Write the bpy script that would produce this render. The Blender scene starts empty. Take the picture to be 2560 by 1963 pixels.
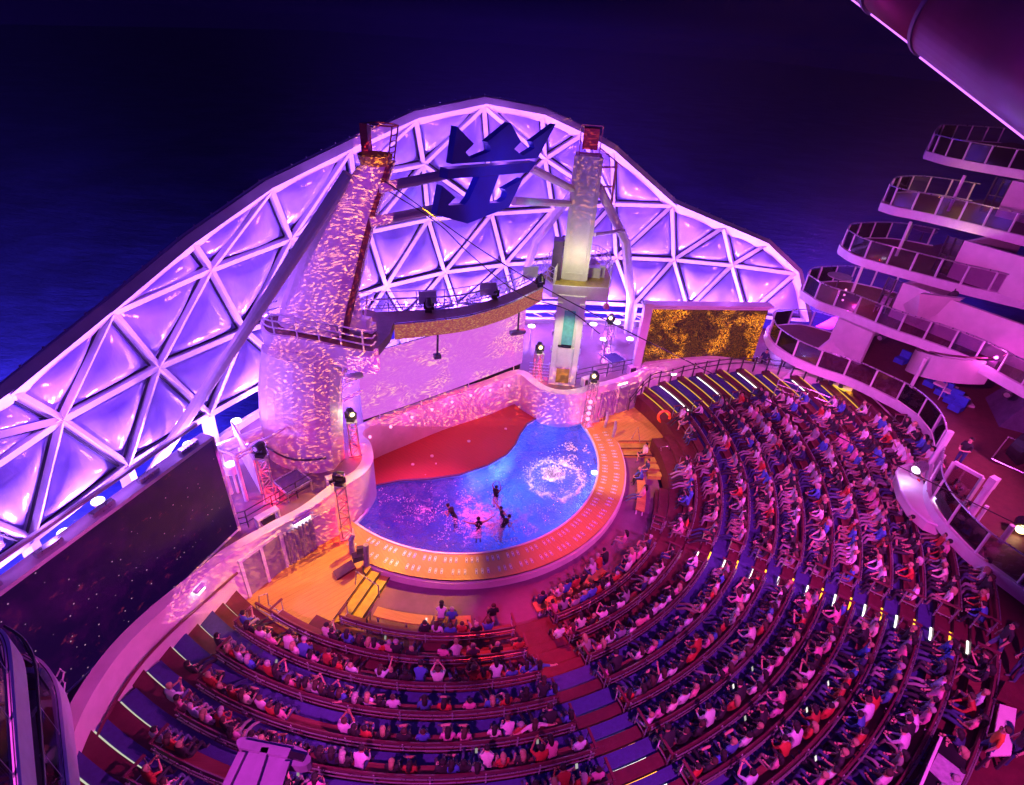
import bpy, math, random
import numpy as np
from mathutils import Vector, Matrix
random.seed(7)
S = bpy.context.scene
COL = S.collection
R_ = math.radians
PI = math.pi

# ------------------------------------------------------------------ camera
PW, PH, FOC, CAMZ = 2560, 1963, 1400.0, 20.5
_d = np.array([1132 - PW / 2, 3160 - PH / 2, FOC]); _d /= np.linalg.norm(_d)   # straight down, in camera axes
_f = np.array([0, 0, 1.0]); _y = _f - _d * (_f @ _d); _y /= np.linalg.norm(_y)
_z = -_d; _x = np.cross(_y, _z)
RM = np.array([_x, _y, _z])
CP = np.array([0, 0, CAMZ])
cd = bpy.data.cameras.new('camera'); cam = bpy.data.objects.new('camera', cd); COL.objects.link(cam)
cd.sensor_fit = 'HORIZONTAL'; cd.sensor_width = 36; cd.lens = FOC / PW * 36
cd.clip_start = 0.1; cd.clip_end = 5000
cam.matrix_world = Matrix(((RM[0, 0], -RM[0, 1], -RM[0, 2], 0), (RM[1, 0], -RM[1, 1], -RM[1, 2], 0),
                           (RM[2, 0], -RM[2, 1], -RM[2, 2], CAMZ), (0, 0, 0, 1)))
S.camera = cam


def at(px, py, z):
    """Point of the place at height z that the photograph shows at (px, py)."""
    r = RM @ np.array([px - PW / 2, py - PH / 2, FOC])
    return Vector(CP + r * ((z - CAMZ) / r[2]))


def atd(px, py, d):
    """Point at distance d along the photograph's line of sight."""
    r = RM @ np.array([px - PW / 2, py - PH / 2, FOC]); r /= np.linalg.norm(r)
    return Vector(CP + r * d)


# ------------------------------------------------------------------ world, lights, exposure
W = bpy.data.worlds.new('World'); S.world = W; W.use_nodes = True
bg = W.node_tree.nodes['Background']
bg.inputs[0].default_value = (0.05, 0.004, 0.60, 1); bg.inputs[1].default_value = 0.024
S.view_settings.view_transform = 'Standard'; S.view_settings.look = 'None'
S.view_settings.exposure = 0.3; S.view_settings.gamma = 1
try:
    S.cycles.use_denoising = True
    S.cycles.max_bounces = 6; S.cycles.transparent_max_bounces = 12
    S.cycles.sample_clamp_indirect = 4; S.cycles.caustics_reflective = False; S.cycles.caustics_refractive = False
except Exception:
    pass


def aim(o, loc, target):
    o.location = loc
    o.rotation_euler = (Vector(target) - Vector(loc)).to_track_quat('-Z', 'Y').to_euler()


def spot(name, loc, target, power, color, angle=40, blend=0.5, size=0.15):
    l = bpy.data.lights.new(name, 'SPOT'); l.energy = power; l.color = color
    l.spot_size = R_(angle); l.spot_blend = blend; l.shadow_soft_size = size
    o = bpy.data.objects.new(name, l); COL.objects.link(o); aim(o, loc, target); return o


def point(name, loc, power, color, size=0.1):
    l = bpy.data.lights.new(name, 'POINT'); l.energy = power; l.color = color; l.shadow_soft_size = size
    o = bpy.data.objects.new(name, l); COL.objects.link(o); o.location = loc; return o


def area(name, loc, target, power, color, sx, sy):
    l = bpy.data.lights.new(name, 'AREA'); l.energy = power; l.color = color
    l.shape = 'RECTANGLE'; l.size = sx; l.size_y = sy
    o = bpy.data.objects.new(name, l); COL.objects.link(o); aim(o, loc, target); return o


MAG = (1.0, 0.07, 0.74); VIO = (0.42, 0.15, 1.0); PUR = (0.62, 0.10, 0.95); RED = (1.0, 0.02, 0.03)
AMB = (1.0, 0.42, 0.005); BLU = (0.03, 0.06, 1.0); PINK = (1.0, 0.11, 0.66)
# unseen washes added out of view, standing for rigs over the terrace
spot('unseen_wash', (-5, -8, 27), (-4.5, 6.8, 2), 33000, MAG, 29, 0.5, 0.5)
spot('unseen_wash', (8, -7, 27), (9.5, 11, 3), 40000, MAG, 34, 0.5, 0.5)
spot('unseen_wash', (27, 12, 19), (13, 24, 3), 17000, PINK, 46, 0.5, 0.5)
spot('unseen_wash', (2, -6, 28), (13.5, 24, 3), 38000, (1.0, 0.07, 0.75), 28, 0.5, 0.5)
area('unseen_wash', (0, 0, 30), (2, 16, 2), 800, (0.16, 0.03, 1.0), 6, 6)  # violet fill added high overhead, no fixture there
spot('unseen_wash', (9, 5, 17), (-11.3, 10.5, 1.8), 17000, (1.0, 0.08, 0.62), 30, 0.6, 0.2)
spot('unseen_wash', (4, 8, 18), (26, 32, 8), 19000, (0.95, 0.085, 0.80), 42, 0.5, 0.4)
# amber floods on the wooden decks, red floods on the stage and the first rows
spot('amber_flood', (2.8, 29.0, 14.8), (-8.2, 15.4, 0), 30000, AMB, 20, 0.5, 0.12)
spot('amber_flood', (2.8, 29.0, 14.8), (-3.6, 16.0, 0), 26000, AMB, 17, 0.9, 0.12)
spot('amber_flood', (-4.1, 19.9, 15.7), (6.8, 26.2, 0), 15000, AMB, 24, 0.5, 0.12)
spot('red_flood', (-5.0, 23.6, 7.6), (-4.2, 25.6, 0), 950, RED, 75, 0.5, 0.12)
spot('red_flood', (-1.6, 25.4, 7.6), (-1.9, 27.6, 0), 500, RED, 75, 0.5, 0.12)
spot('red_flood', (0.9, 28.6, 7.6), (-1.5, 28.2, 0), 250, (1, 0.01, 0.10), 70, 0.6, 0.12)
spot('red_flood', (-4.0, 19.7, 15.8), (1.4, 13.6, 0.4), 14000, RED, 24, 0.8, 0.12)
spot('red_flood', (2.8, 29.2, 14.5), (4.2, 18.2, 0.2), 8000, RED, 26, 0.8, 0.12)
# colour on the water of the pool
spot('pool_flood', (-4.2, 20.0, 15.4), (-4.0, 20.4, 0), 17000, (1.0, 0.06, 0.5), 32, 0.8, 0.1)
spot('pool_flood', (2.4, 29.4, 15), (2.3, 24.3, 0), 3000, (0.9, 0.6, 1.0), 18, 0.9, 0.1)
# violet wash on the decks behind the stage
spot('deck_wash', (-10.6, 15.6, 6.8), (-10.0, 19.2, 2), 160, (0.8, 0.05, 0.7), 90, 0.6, 0.1)
spot('deck_wash', (5.4, 30.8, 8.5), (6.6, 34.2, 2), 700, (0.8, 0.05, 0.7), 80, 0.6, 0.1)

# ------------------------------------------------------------------ mesh helpers


def unit(v):
    v = Vector(v); return v.normalized() if v.length > 1e-9 else Vector((0, 0, 1))


class MB:
    def __init__(s): s.v = []; s.f = []; s.m = []; s.k = 0

    def add(s, vs, fs):
        n = len(s.v); s.v += [Vector(v) for v in vs]; s.f += [tuple(i + n for i in f) for f in fs]; s.m += [s.k] * len(fs)

    def box(s, c, size, x=(1, 0, 0), z=(0, 0, 1)):
        c = Vector(c); x = unit(x); z = unit(z); y = z.cross(x).normalized(); x = y.cross(z)
        a, b, e = size[0] / 2, size[1] / 2, size[2] / 2
        vs = [c + x * (a * i) + y * (b * j) + z * (e * k) for k in (-1, 1) for j in (-1, 1) for i in (-1, 1)]
        s.add(vs, [(0, 2, 3, 1), (4, 5, 7, 6), (0, 1, 5, 4), (1, 3, 7, 5), (3, 2, 6, 7), (2, 0, 4, 6)])
        return s

    def bar(s, p, q, w, h=None, up=(0, 0, 1)):
        p = Vector(p); q = Vector(q); d = q - p
        if d.length < 1e-6: return s
        h = w if h is None else h; up = Vector(up)
        if abs(unit(d).dot(unit(up))) > 0.99: up = Vector((1, 0, 0))
        return s.box((p + q) / 2, (d.length, w, h), d, up - unit(d) * up.dot(unit(d)))

    def tube(s, path, r, n=8, cap=True, closed=False):
        path = [Vector(p) for p in path]; m = len(path)
        rs = r if isinstance(r, (list, tuple)) else [r] * m
        base = len(s.v); vs = []; fs = []; u = None
        for i, p in enumerate(path):
            if closed: t = path[(i + 1) % m] - path[i - 1]
            else: t = path[min(i + 1, m - 1)] - path[max(i - 1, 0)]
            t = unit(t)
            if u is None:
                u = t.cross(Vector((0, 0, 1)))
                if u.length < 1e-3: u = Vector((1, 0, 0))
            u = unit(u - t * u.dot(t)); w = t.cross(u)
            for k in range(n):
                a = 2 * PI * k / n; vs.append(p + (u * math.cos(a) + w * math.sin(a)) * rs[i])
        for i in range(m if closed else m - 1):
            j = (i + 1) % m
            for k in range(n):
                fs.append((i * n + k, i * n + (k + 1) % n, j * n + (k + 1) % n, j * n + k))
        if cap and not closed:
            fs.append(tuple(reversed(range(n)))); fs.append(tuple((m - 1) * n + k for k in range(n)))
        s.add(vs, fs); return s

    def sweep(s, path, prof, closed=False, side=1):
        """closed profile of (outward, up) pairs carried along a path; a path point may give its own heights."""
        path = [Vector(p) for p in path]; m = len(path); k = len(prof) if not callable(prof) else len(prof(0))
        vs = []
        for i, p in enumerate(path):
            if closed: a, b = path[i - 1], path[(i + 1) % m]
            else: a, b = path[max(i - 1, 0)], path[min(i + 1, m - 1)]
            t = b - a; t.z = 0; t = unit(t); nrm = Vector((-t.y, t.x, 0)) * side
            pr = prof(i) if callable(prof) else prof
            vs += [p + nrm * o + Vector((0, 0, h)) for o, h in pr]
        fs = []
        for i in range(m if closed else m - 1):
            j = (i + 1) % m
            for q in range(k):
                fs.append((i * k + q, i * k + (q + 1) % k, j * k + (q + 1) % k, j * k + q))
        if not closed:
            fs.append(tuple(reversed(range(k)))); fs.append(tuple((m - 1) * k + q for q in range(k)))
        s.add(vs, fs); return s

    def prism(s, pts, z0, z1):
        n = len(pts); a = sum(pts[i][0] * pts[(i + 1) % n][1] - pts[(i + 1) % n][0] * pts[i][1] for i in range(n))
        pts = list(pts) if a > 0 else list(reversed(pts))
        s.add([(p[0], p[1], z0) for p in pts] + [(p[0], p[1], z1) for p in pts],
              [tuple(reversed(range(n))), tuple(range(n, 2 * n))] + [(i, (i + 1) % n, n + (i + 1) % n, n + i) for i in range(n)])
        return s

    def slab(s, pts, off):
        """flat 3-D polygon given thickness by the vector off"""
        n = len(pts); off = Vector(off); pts = [Vector(p) for p in pts]
        s.add(pts + [p + off for p in pts], [tuple(range(n)), tuple(reversed(range(n, 2 * n)))] +
              [(i, n + i, n + (i + 1) % n, (i + 1) % n) for i in range(n)])
        return s

    def loft(s, secs):
        n = len(secs[0]); vs = [p for q in secs for p in q]; fs = []
        for i in range(len(secs) - 1):
            for k in range(n):
                fs.append((i * n + k, i * n + (k + 1) % n, (i + 1) * n + (k + 1) % n, (i + 1) * n + k))
        fs.append(tuple(reversed(range(n)))); fs.append(tuple((len(secs) - 1) * n + k for k in range(n)))
        s.add(vs, fs); return s

    def ball(s, c, r, n=10, m=6, sc=(1, 1, 1)):
        c = Vector(c); vs = []; fs = []
        for i in range(m + 1):
            a = PI * i / m
            for k in range(n):
                b = 2 * PI * k / n
                vs.append(c + Vector((math.sin(a) * math.cos(b) * r * sc[0], math.sin(a) * math.sin(b) * r * sc[1], math.cos(a) * r * sc[2])))
        for i in range(m):
            for k in range(n):
                fs.append((i * n + k, (i + 1) * n + k, (i + 1) * n + (k + 1) % n, i * n + (k + 1) % n))
        s.add(vs, fs); return s

    def cyl(s, p, q, r, n=16): return s.tube([p, q], r, n)

    def rail(s, path, posts, h, r=0.025, rails=(1.0, 0.66, 0.33), n=6):
        for k in rails: s.tube([Vector(p) + Vector((0, 0, h * k)) for p in path], r, n)
        for p in posts: s.tube([p, Vector(p) + Vector((0, 0, h))], r * 1.1, n)
        return s

    def mesh(s, name, mats, off=(0, 0, 0), smooth=False):
        me = bpy.data.meshes.new(name); off = Vector(off)
        me.from_pydata([v - off for v in s.v], [], s.f)
        for mm in (mats if isinstance(mats, (list, tuple)) else [mats]): me.materials.append(mm)
        if isinstance(mats, (list, tuple)): me.polygons.foreach_set('material_index', s.m)
        if smooth: me.polygons.foreach_set('use_smooth', [True] * len(me.polygons))
        me.validate(); me.update(); return me


def tag(o, label, cat, group=None, kind=None):
    if label: o['label'] = label
    if cat: o['category'] = cat
    if group: o['group'] = group
    if kind: o['kind'] = kind
    return o


def thing(name, label, cat, loc, group=None):
    o = bpy.data.objects.new(name, None); COL.objects.link(o); o.location = loc
    o.empty_display_size = 0.2
    return tag(o, label, cat, group)


def base_of(o):
    p = Vector(o.location)
    while o.parent: o = o.parent; p += Vector(o.location)
    return p


def part(name, mb, mat, parent, label=None, smooth=False):
    o = bpy.data.objects.new(name, mb.mesh(name, mat, base_of(parent), smooth)); COL.objects.link(o); o.parent = parent
    if label: o['label'] = label
    return o


def solo(name, mb, mat, label, cat, group=None, smooth=False):
    n = len(mb.v); c = sum(mb.v, Vector()) / n; c.z = min(v.z for v in mb.v)
    o = bpy.data.objects.new(name, mb.mesh(name, mat, c, smooth)); COL.objects.link(o); o.location = c
    return tag(o, label, cat, group)


def struct(name, mb, mat, smooth=False, kind='structure'):
    o = bpy.data.objects.new(name, mb.mesh(name, mat, (0, 0, 0), smooth)); COL.objects.link(o); o['kind'] = kind; return o


def copy_tree(o, parent=None):
    c = o.copy(); COL.objects.link(c)
    if parent: c.parent = parent
    for ch in [k for k in o.children]: copy_tree(ch, c)
    return c


def arc(c, r, a0, a1, z, step=2.0):
    n = max(2, int(abs(a1 - a0) / step) + 1)
    return [Vector((c[0] + r * math.cos(R_(a0 + (a1 - a0) * i / n)), c[1] + r * math.sin(R_(a0 + (a1 - a0) * i / n)), z)) for i in range(n + 1)]


def smooth_path(P, n=6):
    P = [Vector(p) for p in P]; Q = [P[0] * 2 - P[1]] + P + [P[-1] * 2 - P[-2]]; o = []
    for i in range(1, len(Q) - 2):
        a, b, c, d = Q[i - 1:i + 3]
        for k in range(n):
            t = k / n; o.append(0.5 * ((2 * b) + (c - a) * t + (2 * a - 5 * b + 4 * c - d) * t * t + (3 * b - a - 3 * c + d) * t ** 3))
    o.append(P[-1]); return o


def along(path, step, start=0.0):
    """points every `step` metres along a path"""
    o = []; need = start
    for a, b in zip(path[:-1], path[1:]):
        L = (b - a).length
        while need <= L:
            o.append(a + (b - a) * (need / L if L else 0)); need += step
        need -= L
    return o


# ------------------------------------------------------------------ materials


class NT:
    def __init__(s, m): m.use_nodes = True; s.t = m.node_tree; s.n = s.t.nodes; s.l = s.t.links

    def new(s, t, **k):
        n = s.n.new(t)
        for a, b in k.items(): setattr(n, a, b)
        return n

    def put(s, sock, v):
        if isinstance(v, bpy.types.NodeSocket): s.l.new(v, sock)
        else: sock.default_value = v

    def coord(s, which='Object'): return s.new('ShaderNodeTexCoord').outputs[which]

    def noise(s, vec, scale, detail=3, rough=0.5, out=0):
        n = s.new('ShaderNodeTexNoise'); s.put(n.inputs['Vector'], vec); n.inputs['Scale'].default_value = scale
        n.inputs['Detail'].default_value = detail; n.inputs['Roughness'].default_value = rough; return n.outputs[out]

    def ramp(s, fac, stops):
        n = s.new('ShaderNodeValToRGB'); s.put(n.inputs[0], fac); e = n.color_ramp.elements
        while len(e) < len(stops): e.new(0.5)
        for i, (p, c) in enumerate(stops): e[i].position = p; e[i].color = (*c, 1) if len(c) == 3 else c
        return n.outputs[0]

    def mapping(s, vec, loc=(0, 0, 0), rot=(0, 0, 0), scale=(1, 1, 1)):
        n = s.new('ShaderNodeMapping'); s.put(n.inputs[0], vec); n.inputs[1].default_value = loc
        n.inputs[2].default_value = rot; n.inputs[3].default_value = scale; return n.outputs[0]

    def math(s, op, a, b=0.0, c=0.0):
        n = s.new('ShaderNodeMath', operation=op); s.put(n.inputs[0], a); s.put(n.inputs[1], b); s.put(n.inputs[2], c); return n.outputs[0]

    def vmath(s, op, a, b=(0, 0, 0), sc=None):
        n = s.new('ShaderNodeVectorMath', operation=op); s.put(n.inputs[0], a); s.put(n.inputs[1], b)
        if sc is not None: s.put(n.inputs['Scale'], sc)
        return n.outputs[0]

    def mix(s, fac, a, b, mode='MIX'):
        n = s.new('ShaderNodeMixRGB', blend_type=mode); s.put(n.inputs[0], fac); s.put(n.inputs[1], a); s.put(n.inputs[2], b); return n.outputs[0]

    def bump(s, h, strength=0.3, dist=0.05):
        n = s.new('ShaderNodeBump'); s.put(n.inputs['Height'], h); n.inputs['Strength'].default_value = strength
        n.inputs['Distance'].default_value = dist; return n.outputs[0]


def mat(name, col, rough=0.5, metal=0.0, var=0.25, scale=3.0, bump=0.0, spec=0.5):
    m = bpy.data.materials.new(name); t = NT(m); b = t.n['Principled BSDF']
    c = t.coord(); n = t.noise(c, scale, 5, 0.6)
    lo = tuple(x * (1 - var) for x in col); hi = tuple(min(1, x * (1 + var)) for x in col)
    t.put(b.inputs['Base Color'], t.ramp(n, [(0.3, lo), (0.7, hi)]))
    r = t.noise(c, scale * 2.7, 3); t.put(b.inputs['Roughness'], t.math('MULTIPLY_ADD', r, 0.3, rough - 0.15))
    b.inputs['Metallic'].default_value = metal; b.inputs['Specular IOR Level'].default_value = spec
    if bump: t.put(b.inputs['Normal'], t.bump(t.noise(c, scale * 6, 4), bump))
    return m


def glow(name, col, power):
    m = bpy.data.materials.new(name)
    if not name.startswith('strip') and not name.startswith('counter'): m.cycles.emission_sampling = 'NONE'
    t = NT(m); t.n.remove(t.n['Principled BSDF'])
    e = t.new('ShaderNodeEmission'); e.inputs[0].default_value = (*col, 1); e.inputs[1].default_value = power
    t.l.new(e.outputs[0], t.n['Material Output'].inputs[0]); return m


def wood(name, a, b, ang=0.0, scale=7.0, rough=0.35):
    m = bpy.data.materials.new(name); t = NT(m); p = t.n['Principled BSDF']
    c = t.mapping(t.coord(), rot=(0, 0, ang)); g = t.noise(t.mapping(c, scale=(0.6, 9, 1)), 2.5, 5)
    col = t.ramp(g, [(0.3, a), (0.7, b)])
    w = t.new('ShaderNodeTexWave', wave_type='BANDS', bands_direction='Y', wave_profile='SAW'); t.put(w.inputs[0], c); w.inputs['Scale'].default_value = scale / 3
    seam = t.ramp(w.outputs['Fac'], [(0.0, (0.25,) * 3), (0.06, (1,) * 3)])
    t.put(p.inputs['Base Color'], t.mix(1.0, col, seam, 'MULTIPLY')); t.put(p.inputs['Roughness'], t.math('MULTIPLY_ADD', g, 0.3, rough - 0.1))
    return m


M_white = mat('white_paint', (0.72, 0.72, 0.74), 0.42, var=0.08)
M_white2 = mat('cream_paint', (0.70, 0.66, 0.64), 0.5, var=0.10, scale=1.4)
M_grey = mat('grey_paint', (0.30, 0.30, 0.33), 0.5)
M_beam = mat('beam_paint', (0.17, 0.15, 0.22), 0.5, var=0.2)
M_panelgrey = mat('door_grey', (0.26, 0.25, 0.28), 0.45, var=0.12)
M_steel = mat('brushed_steel', (0.62, 0.62, 0.66), 0.3, 0.8, var=0.1)
M_dark = mat('dark_metal', (0.05, 0.045, 0.06), 0.45)
M_black = mat('black_plastic', (0.012, 0.012, 0.016), 0.4)
M_brown = mat('brown_deck', (0.13, 0.045, 0.04), 0.5, var=0.2)
M_deck = mat('upper_deck_paint', (0.20, 0.12, 0.16), 0.5, var=0.15, scale=0.8)
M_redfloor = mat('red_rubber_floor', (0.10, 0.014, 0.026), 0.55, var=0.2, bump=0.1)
M_blue = mat('blue_carpet', (0.04, 0.036, 0.20), 0.85, var=0.15, scale=8, bump=0.2)
M_bench = wood('bench_slats', (0.13, 0.03, 0.035), (0.20, 0.05, 0.05), 0, 14)
M_benchback = mat('bench_back_wood', (0.13, 0.03, 0.05), 0.4, var=0.2, scale=6)
M_slat = wood('pale_slats', (0.42, 0.22, 0.06), (0.55, 0.30, 0.09), 0.3, 14)
M_teak = wood('teak_deck', (0.42, 0.25, 0.06), (0.58, 0.36, 0.10), 0.9, 6, 0.45)
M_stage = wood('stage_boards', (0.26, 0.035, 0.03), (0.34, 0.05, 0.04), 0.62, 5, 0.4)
M_pit = mat('pit_floor', (0.17, 0.07, 0.15), 0.6, var=0.12)
M_tile = mat('pool_tile', (0.50, 0.62, 0.80), 0.4, var=0.15, scale=2)
M_curtain = mat('grey_curtain', (0.34, 0.30, 0.36), 0.8, var=0.2, scale=2)
M_hull = mat('dark_purple_panel', (0.10, 0.07, 0.14), 0.5)
M_slide = mat('slide_shell', (0.15, 0.02, 0.09), 0.4, var=0.25, scale=0.6)
M_yellow = mat('yellow_deck_paint', (0.42, 0.34, 0.06), 0.5)
M_orange = mat('orange_plastic', (0.8, 0.13, 0.02), 0.4)
M_seatblue = mat('blue_cushion', (0.03, 0.09, 0.55), 0.7)
M_cloth = mat('pale_cloth', (0.34, 0.32, 0.40), 0.8, var=0.3, scale=7)
G_lamp = glow('lamp_white', (0.9, 0.82, 1.0), 6)
G_warm = glow('lamp_warm', (1.0, 0.66, 0.24), 7)
G_pink = glow('lamp_pink', (1.0, 0.22, 0.55), 2.6)
G_strip = glow('strip_pale', (0.85, 0.80, 0.75), 3.2)
G_amber = glow('strip_amber', (1.0, 0.36, 0.02), 3.2)
G_yellow = glow('strip_yellow', (1.0, 0.55, 0.06), 0.9)
G_tube = glow('tube_lamp', (1.0, 0.9, 0.95), 9)
G_violet = glow('slide_strip', (0.55, 0.13, 1.0), 2.2)
G_red = glow('red_lamp', (1.0, 0.05, 0.04), 10)


def make_glass():
    m = bpy.data.materials.new('balustrade_glass'); t = NT(m); t.n.remove(t.n['Principled BSDF'])
    a = t.new('ShaderNodeBsdfTransparent'); a.inputs[0].default_value = (0.80, 0.70, 0.84, 1)
    g = t.new('ShaderNodeBsdfGlossy'); g.inputs['Roughness'].default_value = 0.04; g.inputs[0].default_value = (0.9, 0.85, 1, 1)
    f = t.new('ShaderNodeFresnel'); f.inputs[0].default_value = 1.6
    x = t.new('ShaderNodeMixShader'); t.put(x.inputs[0], f.outputs[0]); t.l.new(a.outputs[0], x.inputs[1]); t.l.new(g.outputs[0], x.inputs[2])
    t.l.new(x.outputs[0], t.n['Material Output'].inputs[0]); return m


M_glass = make_glass()


def make_film():
    """air cushion film of the dome: glossy, milky, letting light through"""
    m = bpy.data.materials.new('cushion_film'); t = NT(m); p = t.n['Principled BSDF']
    c = t.coord(); n = t.noise(c, 0.9, 4)
    t.put(p.inputs['Base Color'], t.ramp(n, [(0.3, (0.36, 0.31, 0.76)), (0.7, (0.62, 0.55, 0.92))]))
    p.inputs['Roughness'].default_value = 0.2; p.inputs['Specular IOR Level'].default_value = 0.9
    t.put(p.inputs['Normal'], t.bump(t.noise(t.mapping(c, scale=(1, 1, 0.35)), 2.2, 3), 0.25, 0.2))
    tr = t.new('ShaderNodeBsdfTranslucent'); tr.inputs[0].default_value = (0.6, 0.5, 0.9, 1)
    x = t.new('ShaderNodeMixShader'); x.inputs[0].default_value = 0.25
    t.l.new(p.outputs[0], x.inputs[1]); t.l.new(tr.outputs[0], x.inputs[2]); t.l.new(x.outputs[0], t.n['Material Output'].inputs[0]); return m


M_film = make_film()


def flow(t, vec, s1, s2, warp):
    """swirling streaks: a grain texture whose direction is bent by slow noise"""
    w = t.noise(vec, s1, 2, 0.5, 1)
    w = t.vmath('SUBTRACT', w, (0.5, 0.5, 0.5)); w = t.vmath('SCALE', w, sc=warp)
    q = t.vmath('ADD', vec, w)
    return t.noise(t.mapping(q, rot=(0, 0, 0.7), scale=s2), 1.0, 1.5, 0.5), q


def make_screen(name, stops, base, s1, s2, warp, power, patch=None):
    m = bpy.data.materials.new(name); t = NT(m); t.n.remove(t.n['Principled BSDF'])
    c = t.coord('Generated'); f, q = flow(t, c, s1, s2, warp)
    col = t.ramp(f, stops)
    big = t.noise(c, s1 * 0.7, 4)
    if patch: col = t.mix(t.ramp(big, [(0.46, (0, 0, 0)), (0.57, (1, 1, 1))]), t.mix(0.88, col, (*base, 1)), col)
    e = t.new('ShaderNodeEmission'); t.put(e.inputs[0], col); e.inputs[1].default_value = power
    g = t.new('ShaderNodeBsdfGlossy'); g.inputs[0].default_value = (0.04, 0.04, 0.05, 1); g.inputs['Roughness'].default_value = 0.4
    a = t.new('ShaderNodeAddShader'); t.l.new(e.outputs[0], a.inputs[0]); t.l.new(g.outputs[0], a.inputs[1])
    t.l.new(a.outputs[0], t.n['Material Output'].inputs[0]); return m


M_led = make_screen('led_gold', [(0.44, (0.02, 0.004, 0.002)), (0.54, (0.36, 0.06, 0.004)), (0.64, (1.0, 0.36, 0.015))], (0.012, 0.002, 0.002), 5, (70, 30, 50), 0.5, 1.5, True)
M_proj = make_screen('projection_pink', [(0.40, (0.50, 0.08, 0.52)), (0.55, (0.72, 0.18, 0.56)), (0.66, (1.0, 0.50, 0.48))], (0.55, 0.10, 0.62), 3.5, (50, 22, 42), 0.3, 1.0, True)  # projected picture put in as the screen's own glow
M_lip = make_screen('projection_gold', [(0.44, (0.42, 0.06, 0.14)), (0.58, (0.70, 0.18, 0.10)), (0.68, (1.0, 0.55, 0.22))], (0.6, 0.12, 0.2), 7, (70, 70, 20), 0.1, 0.55)  # projected gold light put into the valance colour as glow


def make_starscreen():
    m = bpy.data.materials.new('led_stars'); t = NT(m); t.n.remove(t.n['Principled BSDF'])
    c = t.coord()
    v = t.new('ShaderNodeTexVoronoi', feature='F1'); t.put(v.inputs['Vector'], c); v.inputs['Scale'].default_value = 4.5
    st = t.math('MULTIPLY', t.math('LESS_THAN', v.outputs['Distance'], 0.10), t.noise(c, 1.1, 2))
    st = t.math('MULTIPLY', st, t.math('GREATER_THAN', t.noise(v.outputs['Color'], 40, 0), 0.52))
    neb = t.ramp(t.noise(c, 0.8, 6, 0.65), [(0.45, (0.007, 0.001, 0.028)), (0.62, (0.022, 0.001, 0.042)), (0.80, (0.10, 0.006, 0.035))])
    fl = t.ramp(t.noise(t.mapping(c, scale=(1, 1, 1.6)), 1.5, 8, 0.7), [(0.60, (0, 0, 0)), (0.78, (0.28, 0.02, 0.03))])
    col = t.mix(1, neb, fl, 'ADD'); col = t.mix(st, col, (0.9, 0.5, 0.75, 1))
    e = t.new('ShaderNodeEmission'); t.put(e.inputs[0], col); e.inputs[1].default_value = 0.9
    g = t.new('ShaderNodeBsdfGlossy'); g.inputs[0].default_value = (0.06, 0.06, 0.07, 1); g.inputs['Roughness'].default_value = 0.35
    a = t.new('ShaderNodeAddShader'); t.l.new(e.outputs[0], a.inputs[0]); t.l.new(g.outputs[0], a.inputs[1])
    t.l.new(a.outputs[0], t.n['Material Output'].inputs[0]); return m


M_stars = make_starscreen(); M_stars.cycles.emission_sampling = 'NONE'


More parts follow.
